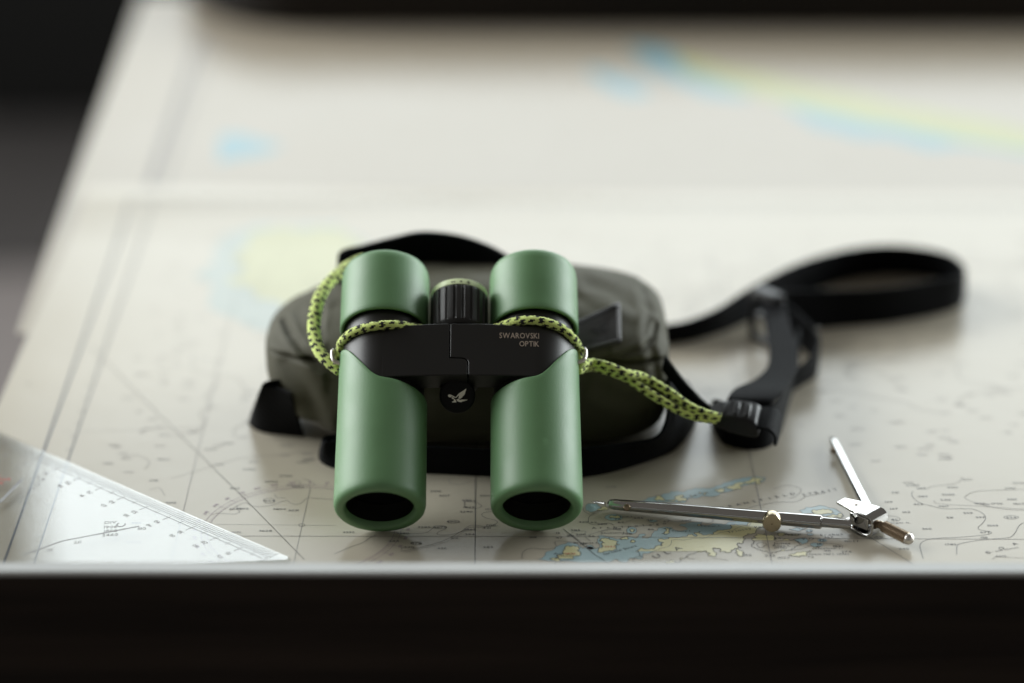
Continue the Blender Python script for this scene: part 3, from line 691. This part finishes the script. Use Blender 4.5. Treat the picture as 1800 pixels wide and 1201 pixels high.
def wheel_r(t, r, a):
    x = (a*NR/(2*math.pi)) % 1.0; g = 0.0 if 0.17 < x < 0.83 else (1.0 if (x < 0.10 or x > 0.90) else 0.5)
    k = min(1, (t-0.0862)/0.001) * min(1, max(0, (0.1043-t)/0.0008))
    return r - 0.0007*g*max(0, k)
wo = Vector((0, 0.002, 0.004))
fw_ = lathe('focus_wheel', wo, Vector((0, 1, 0)), [(0.0845, 0.0115), (0.0856, 0.0124), (0.0862, 0.0128), (0.0872, 0.01305), (0.095, 0.0131), (0.103, 0.0131), (0.1040, 0.0130), (0.1046, 0.0127)], M_wheel, bino, NR*14, True, wheel_r, 25)
ring = lathe('dioptre_ring', wo, Vector((0, 1, 0)), [(0.1046, 0.0122), (0.1047, 0.01285), (0.1068, 0.01285), (0.1076, 0.0126), (0.1079, 0.0118), (0.1076, 0.0085)], M_lime, fw_, 80)
mk = Ink(lambda p: p); mv = []; mf = []
def ring_mark(phi, dt, w, h):
    b = len(mv); r = 0.0129
    for (a, t) in ((-w/2, -h/2), (w/2, -h/2), (w/2, h/2), (-w/2, h/2)):
        an = phi + a/r; mv.append(wo + Vector((r*math.sin(an), 0.1058 + dt + t, r*math.cos(an))))
    mf.append((b, b+1, b+2, b+3))
ring_mark(-0.20, 0, 0.0020, 0.0005); ring_mark(0.07, 0, 0.0008, 0.0008); ring_mark(0.34, 0, 0.0018, 0.0005); ring_mark(0.34, 0, 0.0005, 0.0018)
add('dioptre_marks', mv, mf, M_ink, fw_, smooth=False)
# lettering on the bridge
def bridge_text(name, s, s0, s1, t0, h):
    gs = [glyph(c) for c in s]; gap = 0.09; w = sum(g[2] for g in gs) + gap*(len(gs)-1); v = []; f = []; x = 0; kx = (s1-s0)/w
    for gv, gf, wd in gs:
        b = len(v)
        for p in gv:
            sx = s0 + (p.x+x)*kx; drop = 0 if sx < hs else 18.3 - math.sqrt(18.3**2-(sx-hs)**2)
            v.append(L(sx, t0 + p.y*h/0.72 - 0.02*(sx-s0), 18.40-drop))
        f += [tuple(i+b for i in q) for q in gf]; x += wd+gap
    return add(name, v, f, M_bronze_print, bino, smooth=False)
bridge_text('brand_lettering', 'SWAROVSKI', 17.9, 35.2, 74.3, 3.0)
bridge_text('brand_lettering', 'OPTIK', 26.6, 35.2, 69.9, 2.9)
# strap lugs: small bent steel staples
for sgn in (-1, 1):
    pts = [L(sgn*(hs+16.5), 70.6, 3.0), L(sgn*(hs+19.5), 71.0, 4.0), L(sgn*(hs+21.6), 72.0, 4.3), L(sgn*(hs+22.4), 74.0, 4.3), L(sgn*(hs+22.5), 77.0, 4.2), L(sgn*(hs+22.0), 78.2, 3.0), L(sgn*(hs+20.0), 78.4, -1.0), L(sgn*(hs+16.5), 78.0, -4.0)]
    v, f = tube_data(resample(catmull(pts, 6), 0.0005), 0.00095, 8); add('strap_lug', v, f, M_lug, bino)
# cord
def cord(name, pts, parent, ra=0.0020, rb=0.0020, tw=0.0, phase=0.0, world=False):
    P = resample(catmull(pts, 14), 0.00036)
    SEGC = 18
    def rr(i, k, a):
        s = i*0.36
        weave = 0.00010*math.sin(k*math.pi/1.0 + s*3.2) + 0.00008*math.sin(k*2*math.pi/4 + s*4.4)
        e = ra*rb/math.sqrt((rb*math.cos(a))**2 + (ra*math.sin(a))**2); return e + weave
    v, f = tube_data(P, ra, SEGC, rr); idx = []
    for i in range(len(P)-1):
        for k in range(SEGC):
            s = i*0.36 + phase
            ci = math.floor(s/2.0 + (0.0, 0.35)[k % 2]); cj = k//2
            idx.append(1 if (ci*5 + cj*2) % 9 in (0, 1, 2) else 0)
    idx += [0, 0]
    o = add(name, v, f, None, parent, True, [M_cordy, M_cordb], idx)
    return o
lw = lambda w_: Vector(((w_-O_).dot(S_), (w_-O_).dot(A_), (w_-O_).dot(N_)))
cl = [L(-hs-20.6, 71.5, 1)] + [hit_cyl(x, y, -hs, 0, 19.4) for x, y in ((599,607),(610,592),(628,581),(655,574),(680,571.5),(705,572),(724,576))]
e = cl[-1].copy(); cl += [L(-14.5, 83.5, 11), L(-13.6, 83.6, 5), L(-15, 84, -4)]
cord('neck_cord', cl, bino, phase=0.6)
cr_ = [L(hs+20.6, 71.5, 1)] + [hit_cyl(x, y, hs, 0, 19.4) for x, y in ((1017,612),(1006,594),(988,578),(960,567),(932,563),(905,566),(884,573))]
cr_ += [L(14.5, 83.5, 11), L(13.6, 83.6, 5), L(15, 84, -4)]
cord('neck_cord', cr_, bino, phase=2.2)
loop = [L(-hs-19.0, 70.5, -1.5)] + [hit_pl(x, y, n_) for x, y, n_ in ((578,636,-1),(563,620,-2),(554,596,-4),(552,568,-6),(558,535,-8),(570,508,-11),(590,486,-14),(612,468,-18),(640,455,-22))]
cord('neck_cord', loop, bino, 0.0030, 0.0021, phase=1.0)
d1 = [L(hs+19.0, 70.0, -1.5)] + [lw(G(*q)) for q in ((1040,645,.0505),(1062,650,.0490),(1100,664,.0455),(1140,690,.040),(1185,717,.034),(1225,733,.0305),(1262,738,.0285))]
d2 = [L(hs+19.0, 71.5, 0.5)] + [lw(G(*q)) for q in ((1040,638,.053),(1068,644,.0530),(1100,656,.0500),(1130,663,.0455),(1168,684,.0405),(1208,712,.0350),(1240,727,.0320),(1266,734,.0300))]
cord('neck_cord', d1, bino, phase=0.0); cord('neck_cord', d2, bino, phase=3.1)

# ================================================================== BAG
bag = empty('camera_bag', (-0.02, 1.06, 0), 'olive green fabric shoulder bag with black straps behind the binoculars', 'bag')
bag.name = 'shoulder_bag'
PROF = [(1.020,0.0008),(1.010,0.006),(1.0065,0.016),(1.006,0.028),(1.0085,0.0375),(1.0108,0.0415),(1.0168,0.0440),(1.0118,0.0466),(1.0138,0.0505),(1.020,0.0555),(1.031,0.0610),(1.046,0.0650),(1.065,0.0668),(1.085,0.0655),
        (1.102,0.0585),(1.112,0.045),(1.115,0.028),(1.111,0.010),(1.100,0.0012),(1.075,0.0004),(1.045,0.0004)]
SD = 7
prof = catmull([Vector((0, y, z)) for y, z in PROF + [PROF[0]]], SD)[:-1]; NP = len(prof)
XL, XR, XM = -0.1165, 0.0735, -0.020
CY, CZ = 1.060, 0.0385
NU = 150
CREASES = [([(500,560),(512,588),(530,615),(560,642),(600,660)], 7, 0.0030), ([(1152,572),(1147,596),(1128,614),(1090,628),(1015,643)], 6, 0.0024), ([(1128,505),(1140,545),(1138,590),(1150,640),(1158,700)], 9, 0.0016),
    ([(545,500),(560,540),(566,590)], 10, 0.0016), ([(1035,498),(1075,512),(1118,540)], 12, 0.0012), ([(505,640),(540,690),(560,750)], 14, 0.0013), ([(1060,690),(1110,705),(1165,690)], 14, 0.0010), ([(610,740),(720,770),(860,775)], 12, 0.0010)]
def to_photo(w):
    q = w - CAMV; d_ = q.dot(_f); return 900 + FPX*q.x/d_, 600.5 - FPX*q.dot(_u)/d_
def crease(w):                                           # soft folds and pulls in the cloth
    x_, y_ = to_photo(w); t = 0.0
    for line, wd_, dp in CREASES:
        best = 1e9
        for (ax_, ay_), (bx_, by_) in zip(line, line[1:]):
            L2 = (bx_-ax_)**2 + (by_-ay_)**2; k_ = max(0, min(1, ((x_-ax_)*(bx_-ax_) + (y_-ay_)*(by_-ay_))/L2)); best = min(best, math.hypot(x_-ax_-k_*(bx_-ax_), y_-ay_-k_*(by_-ay_)))
        if best < 4*wd_: t += dp*(math.exp(-(best/wd_)**2) - 0.45*math.exp(-((best-1.7*wd_)/wd_)**2))
    return t
v = []; f = []
for i in range(NU+1):
    u = -1 + 2*i/NU; u = math.sin(u*math.pi/2)           # denser towards the ends
    x = XM + (u*(XM-XL) if u < 0 else u*(XR-XM)); p_ = 3.0 if u < 0 else 6.0
    s = max(0.0, 1-abs(u)**p_)**(1/p_); s = max(s, 0.02)
    p2 = 1.75 if u < 0 else 3.0
    s2 = max(0.02, max(0.0, 1-abs(u)**p2)**(1/p2))
    for q in prof:
        hi = max(0.0, min(1.0, (q.z-CZ)/0.022)); st = s + (s2-s)*hi       # the top panel is shorter than the front panel
        y = CY + (q.y-CY)*s; z = CZ + (q.z-CZ)*st
        w = Vector((x, y, z))
        dv = Vector((0, q.y-CY, q.z-CZ)).normalized()
        am = 0.0016*noise.noise(w*24 + Vector((3, 1, 7))) + 0.0007*noise.noise(w*75) - 0.0006*max(0, 1-abs(noise.noise(w*26 + Vector((9, 4, 2))))*7)
        am += 0.0012*math.sin(42*w.x + 60*w.z)*max(0, abs(u)-0.45)      # pulls in the fabric near the ends
        if w.y < 1.062 or w.z > 0.055: am -= crease(w)
        if z < 0.004: am *= 0.2
        if 1.0 < y < 1.05 and z > 0.03 and -0.085 < x < 0.045: am = min(am, 0) - 0.0004   # pressed down where the binoculars rest
        w += dv*am; w.z = max(w.z, 0.0005); v.append(w)
for i in range(NU):
    for k in range(NP): f.append((i*NP+k, i*NP+(k+1) % NP, (i+1)*NP+(k+1) % NP, (i+1)*NP+k))
f.append(tuple(range(NP))[::-1]); f.append(tuple(range(NU*NP, (NU+1)*NP)))
bag_v = list(v)
body = add('bag_body', v, f, M_bag); body.data.polygons.foreach_set('use_smooth', [True]*len(body.data.polygons)); keep(body, bag)
sub = body.modifiers.new('smooth', 'SUBSURF'); sub.levels = 1; sub.render_levels = 1
bvh = BVHTree.FromPolygons([Vector(q) for q in v], f[:-2])
def on_bag(px_, py_, off):
    h, nrm, i, d = bvh.ray_cast(CAMV, ray(px_, py_).normalized())
    if h is None: return GY(px_, py_, 1.03)
    if nrm.dot(ray(px_, py_)) > 0: nrm = -nrm
    return h + nrm*off
# leather badge
NBX, NBY = 14, 8
corner = ((1000, 578), (1088, 537), (1090, 604), (1004, 626))
def bq(a, b):
    x = (1-b)*((1-a)*corner[0][0]+a*corner[1][0]) + b*((1-a)*corner[3][0]+a*corner[2][0])
    y = (1-b)*((1-a)*corner[0][1]+a*corner[1][1]) + b*((1-a)*corner[3][1]+a*corner[2][1]); return x, y
def bp(a, b, off): return on_bag(*bq(a, b), off)
v = []; f = []
pln = [bp(a, b, 0.0) for a in (0, 1) for b in (0, 1)]
for j in range(NBY+1):
    for i in range(NBX+1):
        a, b = i/NBX, j/NBY; edge = min(a, 1-a)*3 if min(a, 1-a) < min(b, 1-b) else min(b, 1-b)*2
        flat = (pln[0]*(1-a) + pln[2]*a)*(1-b) + (pln[1]*(1-a) + pln[3]*a)*b
        v.append(bp(a, b, 0.0).lerp(flat, 0.6) + Vector((0, -0.5, 0.86))*(0.0016 if (edge < 0.30) else 0.0011))
m_ = len(v); v += [p - Vector((0, -0.5, 0.86))*0.004 for p in v]; w = NBX+1
for j in range(NBY):
    for i in range(NBX): q = (j*w+i, j*w+i+1, (j+1)*w+i+1, (j+1)*w+i); f.append(q); f.append(tuple(m_+k for k in q[::-1]))
rim = list(range(w)) + [j*w+NBX for j in range(1, NBY+1)] + [NBY*w+i for i in range(NBX-1, -1, -1)] + [j*w for j in range(NBY-1, 0, -1)]
for a, b in zip(rim, rim[1:]+rim[:1]): f.append((a, m_+a, m_+b, b))
badge = add('leather_badge', v, f, M_leather); autosmooth(badge, 45); keep(badge, bag)
def badge_pt(a, b):
    i = min(NBX-1, max(0, int(a*NBX))); j = min(NBY-1, max(0, int(b*NBY))); fa = a*NBX-i; fb = b*NBY-j
    P = (v[j*w+i]*(1-fa) + v[j*w+i+1]*fa)*(1-fb) + (v[(j+1)*w+i]*(1-fa) + v[(j+1)*w+i+1]*fa)*fb
    return P + Vector((0, -0.5, 0.86))*0.00045
ev = []; ef = []
for poly in EAGLE:
    p = [Vector(((x-610)/350, (790-y)/350, 0)) for x, y in poly]; b0 = len(ev)
    ev += [badge_pt(0.60 + q.x*0.36, 0.42 - q.y*0.50) for q in p]; ef += [tuple(i+b0 for i in t) for t in tessellate_polygon([p])]
x = 0.0; gs = [glyph(c) for c in 'SWAROVSKI']; wt = sum(g[2] for g in gs) + 0.1*8
for gv, gf, wd in gs:
    b0 = len(ev); ev += [badge_pt(0.28 + (p.x+x)/wt*0.55, 0.80 - p.y*0.16) for p in gv]; ef += [tuple(i+b0 for i in q) for q in gf]; x += wd+0.1
o = add('embossed_emblem', ev, ef, M_emboss, smooth=False); o.parent = badge
per = [(i/16, 0.02) for i in range(17)] + [(0.985, 0.02 + 0.96*j/10) for j in range(1, 11)] + [(1-i/16, 0.98) for i in range(1, 17)]
fv, ff = tube_data([badge_pt(min(a, 0.985), b) for a, b in per], 0.0009, 8); o = add('badge_frame', fv, ff, M_leather); o.parent = badge
seam = [Vector(bag_v[i*NP + 6*SD + 3]) for i in range(12, NU-8)]
seam = [p + Vector((0, -0.0002, 0.0)) for p in seam]
pv, pf = tube_data(resample(seam, 0.0015), 0.0008, 8); keep(add('seam_piping', pv, pf, M_bag), bag)
# zip puller piping along the seam
# straps
def up(q, h, lx=0.0, ly=0.0): g = G(q[0], q[1], -0.0003); return (g, g + Vector((lx, ly, h)))
def pr(b, t): return (G(*b), G(*t))
ribbon('carry_strap', [pr((1120,606,-.0003),(1120,576,.011)), pr((1165,606,-.0003),(1165,572,.012)), pr((1215,600,-.0003),(1210,564,.013)), pr((1270,584,-.0003),(1262,543,.016)), pr((1325,560,-.0003),(1320,506,.019)),
    pr((1400,524,-.0003),(1400,465,.02)), pr((1480,496,-.0003),(1480,441,.02)), pr((1550,484,-.0003),(1552,432,.02)), pr((1620,486,-.0003),(1622,437,.02)), pr((1672,500,-.0003),(1672,450,.02)), pr((1694,520,-.0003),(1695,472,.02)),
    pr((1684,540,-.0003),(1688,484,.021)), pr((1640,554,-.0003),(1640,494,.021)), pr((1560,568,-.0003),(1560,506,.021)), pr((1470,576,-.0003),(1470,510,.021)), pr((1400,578,.002),(1400,510,.023)), pr((1352,572,.004),(1352,512,.025))], 0.0016, M_web, bag)
ribbon('carry_strap', [pr((1338,535,.022),(1378,528,.026)), pr((1345,575,.021),(1388,568,.026)), pr((1352,612,.020),(1400,610,.026)), pr((1350,645,.020),(1402,645,.026)), pr((1328,668,.020),(1388,672,.026)), pr((1294,684,.022),(1370,692,.0265)), pr((1280,700,.023),(1356,710,.024)), pr((1276,716,.019),(1350,726,.019))], 0.0016, M_web, bag)
ribbon('strap_tail', [pr((1366,590,-.0003),(1368,524,.022)), pr((1402,606,-.0003),(1402,548,.019)), pr((1434,640,-.0003),(1437,588,.017)), pr((1432,662,-.0003),(1436,612,.017)), pr((1412,676,-.0003),(1412,640,.014)), pr((1388,690,-.0003),(1388,656,.012))], 0.0016, M_web, bag)
ribbon('carry_strap', [up((1252,745),.012), up((1258,760),.017), up((1276,782),.021), up((1318,791),.021), up((1352,785),.021), up((1370,762),.021), up((1382,722),.0215), up((1394,680),.022), up((1402,648),.022)], 0.0017, M_web, bag)
ribbon('side_strap', [pr((1165,650,.040),(1170,626,.047)), pr((1178,668,.036),(1186,648,.043)), pr((1204,700,.026),(1212,680,.034)), pr((1236,730,.018),(1244,712,.026)), pr((1262,742,.014),(1270,722,.024))], 0.0016, M_web, bag)
ribbon('base_strap', [pr((1206,672,.012),(1174,664,.036)), pr((1222,704,.006),(1176,700,.031)), pr((1217,752,-.0003),(1170,744,.022)), pr((1182,792,-.0003),(1152,770,.017)), pr((1110,820,-.0003),(1106,779,.015)), pr((1040,837,-.0003),(1045,786,.015)), pr((960,842,-.0003),(960,792,.013)),
    pr((860,838,-.0003),(860,790,.013)), pr((740,832,-.0003),(740,784,.013)), pr((640,828,-.0003),(640,777,.013)), pr((590,824,-.0003),(592,774,.013)), pr((566,812,-.0003),(572,778,.013)), pr((566,796,-.0003),(574,768,.012)), pr((600,788,-.0003),(610,764,.012))], 0.0022, M_web, bag)
ribbon('side_loop', [pr((535,768,-.0003),(510,690,.028)), pr((495,765,-.0003),(488,682,.028)), pr((458,759,-.0003),(470,679,.028)), pr((440,747,-.0003),(462,681,.028)), pr((444,738,-.0003),(466,674,.030)), pr((475,730,-.0003),(482,670,.030)), pr((520,725,-.0003),(520,668,.030))], 0.0018, M_web, bag)
top = [(597,474,1.075),(600,443,1.082),(640,431,1.088),(690,418,1.090),(740,408,1.090),(800,413,1.090),(850,428,1.088),(890,449,1.084),(925,478,1.080)]
ribbon('top_handle', [(GY(*q) - Vector((0, -0.003, 0.020)), GY(*q)) for q in top], 0.0022, M_web, bag)
# slider and cam buckle
sl = bpy.data.objects.new('slider', None)
g0 = G(1346, 604, 0.001); wd = Vector((0.62, -0.78, 0)); R_ = Matrix((wd, Vector((0.78, 0.62, 0)), Vector((0, 0, 1)))).transposed()
sv, sf = [], []
def sbox(c, s, bag_v=sv, bag_f=sf):
    b = len(bag_v)
    for x in (-1, 1):
        for y in (-1, 1):
            for z in (-1, 1): bag_v.append(g0 + R_ @ (Vector(c) + Vector((x*s[0]/2, y*s[1]/2, z*s[2]/2))))
    bag_f.extend([tuple(b+i for i in q) for q in [(0,1,3,2),(4,6,7,5),(0,4,5,1),(2,3,7,6),(0,2,6,4),(1,5,7,3)]])
for c, s in (((-0.010, 0, 0.0135), (0.003, 0.004, 0.027)), ((0.010, 0, 0.0135), (0.003, 0.004, 0.027)), ((0, 0, 0.0015), (0.0168, 0.004, 0.003)), ((0, 0.001, 0.0135), (0.0168, 0.004, 0.003)), ((0, 0, 0.0265), (0.0168, 0.0075, 0.0055))): sbox(c, s)
del sl
slider = add('slider', sv, sf, M_plastic, smooth=False); bevel(slider, 0.0012, 4); autosmooth(slider); keep(slider, bag)
gb = G(1302, 728, 0.0245)
bx = Vector((0.975, -0.22, -0.06)).normalized(); bz = Vector((0.10, -0.28, 0.95)); bz = (bz - bx*bz.dot(bx)).normalized(); by = bz.cross(bx); RB_ = Matrix((bx, by, bz)).transposed()
def buck(name, secs, parent, m=M_plastic):               # body swept along its length: (x, half width, z low, z high)
    vv = []; ff = []
    for (x, hw, zl, zh) in secs:
        ring_ = [(-hw, zl), (-hw, zh*0.6+zl*0.4), (-hw*0.82, zh), (hw*0.82, zh), (hw, zh*0.6+zl*0.4), (hw, zl)]
        vv += [gb + RB_ @ Vector((x, y, z)) for y, z in ring_]
    for i in range(len(secs)-1):
        for k in range(6): ff.append((i*6+k, i*6+(k+1) % 6, (i+1)*6+(k+1) % 6, (i+1)*6+k))
    ff.append(tuple(range(6))[::-1]); ff.append(tuple(range((len(secs)-1)*6, len(secs)*6)))
    o = add(name, vv, ff, m, smooth=False); bevel(o, 0.0006, 2); autosmooth(o, 50); 
    return keep(o, parent)
bk = buck('buckle', [(-0.0145, 0.0035, -0.003, -0.0005), (-0.011, 0.0062, -0.004, 0.0012), (-0.004, 0.0075, -0.0055, 0.0030), (0.004, 0.0080, -0.006, 0.0028), (0.0075, 0.0080, -0.006, 0.0018), (0.0095, 0.0075, -0.0055, -0.0012)], bag)
for i, xx in enumerate((-0.0085, -0.0035, 0.0015)):
    rv_ = buck('buckle_ridge', [(xx, 0.0052, 0.0, 0.0022+0.0010*min(i, 1)), (xx+0.0022, 0.0055, 0.0, 0.0028+0.0008*min(i, 1)), (xx+0.0034, 0.0052, 0.0, 0.0022)], bag)
ribbon('carry_strap', [(gb + RB_ @ Vector((0.008, -0.0072, -0.001)), gb + RB_ @ Vector((0.008, 0.0075, -0.001))), (gb + RB_ @ Vector((0.013, -0.0072, -0.0005)), gb + RB_ @ Vector((0.013, 0.0075, 0.0))),
    (gb + RB_ @ Vector((0.0168, -0.0070, -0.004)), gb + RB_ @ Vector((0.0170, 0.0075, -0.003))), (gb + RB_ @ Vector((0.0175, -0.0068, -0.010)), gb + RB_ @ Vector((0.018, 0.0075, -0.010)))], 0.0016, M_web, bag)

# ================================================================== DIVIDER
dv = empty('divider', G(1515, 918, 0), 'chrome drafting divider lying open on the chart', 'divider')
p0 = G(1068, 886, 0.0034); p1 = G(1496, 922, 0.0050); ax = (p1-p0).normalized(); Ln = (p1-p0).length
def arm_r(t, r, a):                                      # round above, a shallow flat towards the viewer
    return r*(0.93 + 0.07*math.cos(2*a))
keep(lathe('near_arm', p0, ax, [(0, 0.0012), (0.0008, 0.0022), (0.003, 0.0027), (0.02, 0.0029), (0.075, 0.0033), (Ln-0.013, 0.0035), (Ln-0.0122, 0.0025), (Ln, 0.0024)], M_chrome, None, 36, True, arm_r), dv)
keep(lathe('needle', G(1040, 881.5, 0.0006), (p0 - G(1040, 881.5, 0.0006)), [(0, 0.00008), (0.004, 0.0005), (0.009, 0.0006)], M_chrome, None, 14), dv)
sc_c = p0 + ax*0.0085 + Vector((0, -0.0026, 0.0004))
screw = keep(lathe('screw', sc_c, Vector((-0.05, -1, 0.35)), [(0, 0.0016), (0.0011, 0.0016), (0.0014, 0.0013), (0.0011, 0.0006), (0.0011, 0.0004)], M_brass, None, 20), dv)
kn = G(1357, 921, 0.0052); kax = Vector((-0.10, -1, 0.10)).normalized()
keep(lathe('adjusting_wheel', kn + kax*-0.0062, kax, [(-0.002, 0.0012), (0, 0.0012), (0.0001, 0.0037), (0.0006, 0.0041), (0.0054, 0.0041), (0.0060, 0.0038), (0.0060, 0.0004), (0.0056, 0.0003)], mat('nickel knob', (0.47, 0.40, 0.28), 0.26, metal=1.0), None, 48), dv)
# far arm: flat bar
a0 = G(1527, 896, 0.0052); a1 = G(1466, 776, 0.0036); d = (a1-a0).normalized(); sd = d.cross(Vector((0, 0, 1))).normalized(); upv = sd.cross(d)
sv, sf = [], []
La = (a1-a0).length
secs = [(-0.006, 0.0021, 0.0012), (0.0, 0.0024, 0.0013), (La*0.9, 0.0019, 0.0012), (La, 0.0016, 0.0011), (La+0.0035, 0.0010, 0.0004)]
for (t, hw, hh) in secs:
    for x, z in ((-hw, -hh), (hw, -hh), (hw, hh*0.5), (hw*0.72, hh), (-hw*0.72, hh), (-hw, hh*0.5)): sv.append(a0 + d*t + sd*x + upv*z)
for i in range(len(secs)-1):
    for k in range(6): sf.append((i*6+k, i*6+(k+1) % 6, (i+1)*6+(k+1) % 6, (i+1)*6+k))
sf += [tuple(range(6))[::-1], tuple(range(len(secs)*6-6, len(secs)*6))]
fa = add('far_arm', sv, sf, M_chrome, smooth=False); bevel(fa, 0.0003, 2); autosmooth(fa, 30); keep(fa, dv)
keep(lathe('needle', a1 + d*0.001 - upv*0.0006, d + Vector((0, 0, -0.16)), [(0, 0.0006), (0.005, 0.0005), (0.010, 0.0001)], M_chrome, None, 12), dv)
keep(lathe('screw', a1 - d*0.010 + upv*-0.0002, -sd*(1 if sd.x > 0 else -1), [(-0.001, 0.0014), (0.0032, 0.0014), (0.0036, 0.0010)], M_brass, None, 16), dv)
# bracket: a strip bent to a U that clasps both arms
hd_ = Vector((0.72, -0.69, 0)).normalized(); hs_ = Vector((0.69, 0.72, 0)).normalized()
hc = G(1544, 921, 0.0058)                                # middle of the bend
path = [(-0.0205, 0.0040), (-0.012, 0.0043), (-0.004, 0.0045), (-0.0015, 0.0044), (0.0, 0.0034), (0.0005, 0.0015), (0.0005, -0.0015), (0.0, -0.0034), (-0.0015, -0.0044), (-0.004, -0.0045), (-0.012, -0.0043), (-0.0175, -0.0042)]
def bw(i): return (0.0030, 0.0050, 0.0056, 0.0056, 0.0056, 0.0056, 0.0056, 0.0056, 0.0056, 0.0056, 0.0048, 0.0034)[i]
sv, sf = [], []
for i, (x, z) in enumerate(path):
    xa, za = path[max(i-1, 0)]; xb, zb = path[min(i+1, len(path)-1)]; tx, tz = xb-xa, zb-za; l_ = math.hypot(tx, tz); nx, nz = -tz/l_*0.0006, tx/l_*0.0006
    for q in ((-1, 1), (1, 1), (1, -1), (-1, -1)): sv.append(hc + hd_*(x+nx*q[1]) + hs_*(bw(i)*q[0]) + Vector((0, 0, z+nz*q[1])))
for i in range(len(path)-1):
    for k in range(4): sf.append((i*4+k, i*4+(k+1) % 4, (i+1)*4+(k+1) % 4, (i+1)*4+k))
sf += [(3, 2, 1, 0), tuple(range(len(path)*4-4, len(path)*4))]
bkt = add('bracket', sv, sf, M_chrome); bevel(bkt, 0.00035, 2, 50); autosmooth(bkt, 40); keep(bkt, dv)
keep(lathe('pivot_pin', hc + hd_*-0.012 + Vector((0, 0, -0.0035)), Vector((0, 0, 1)), [(0, 0.0011), (0.0082, 0.0011), (0.0086, 0.0006), (0.0084, 0.0003)], M_brass, None, 16), dv)
keep(box('inner_block', hc + hd_*-0.0075 + Vector((0, 0, 0)), (0.010, 0.0085, 0.0060), M_chrome, None, Matrix((hd_, hs_, Vector((0, 0, 1)))).transposed(), 0.0006), dv)
hdir = (hd_ + Vector((0, 0, -0.10))).normalized()
keep(lathe('handle_neck', hc, hdir, [(-0.001, 0.0018), (0.003, 0.0018)], M_brass, None, 20), dv)
hn = keep(lathe('handle', hc + hdir*0.0025, hdir, [(0, 0.0019), (0.0005, 0.0026), (0.0125, 0.0027), (0.0130, 0.0022)], M_brass, None, 96, True, lambda t, r, a: r - 0.00022*(math.sin(a*24) > 0.2), 25), dv)
keep(lathe('handle_cap', hc + hdir*0.0152, hdir, [(0, 0.0024), (0.0004, 0.0026), (0.0014, 0.0025), (0.0024, 0.0018), (0.0029, 0.0008), (0.0030, 0.0001)], M_lug, None, 32), dv)
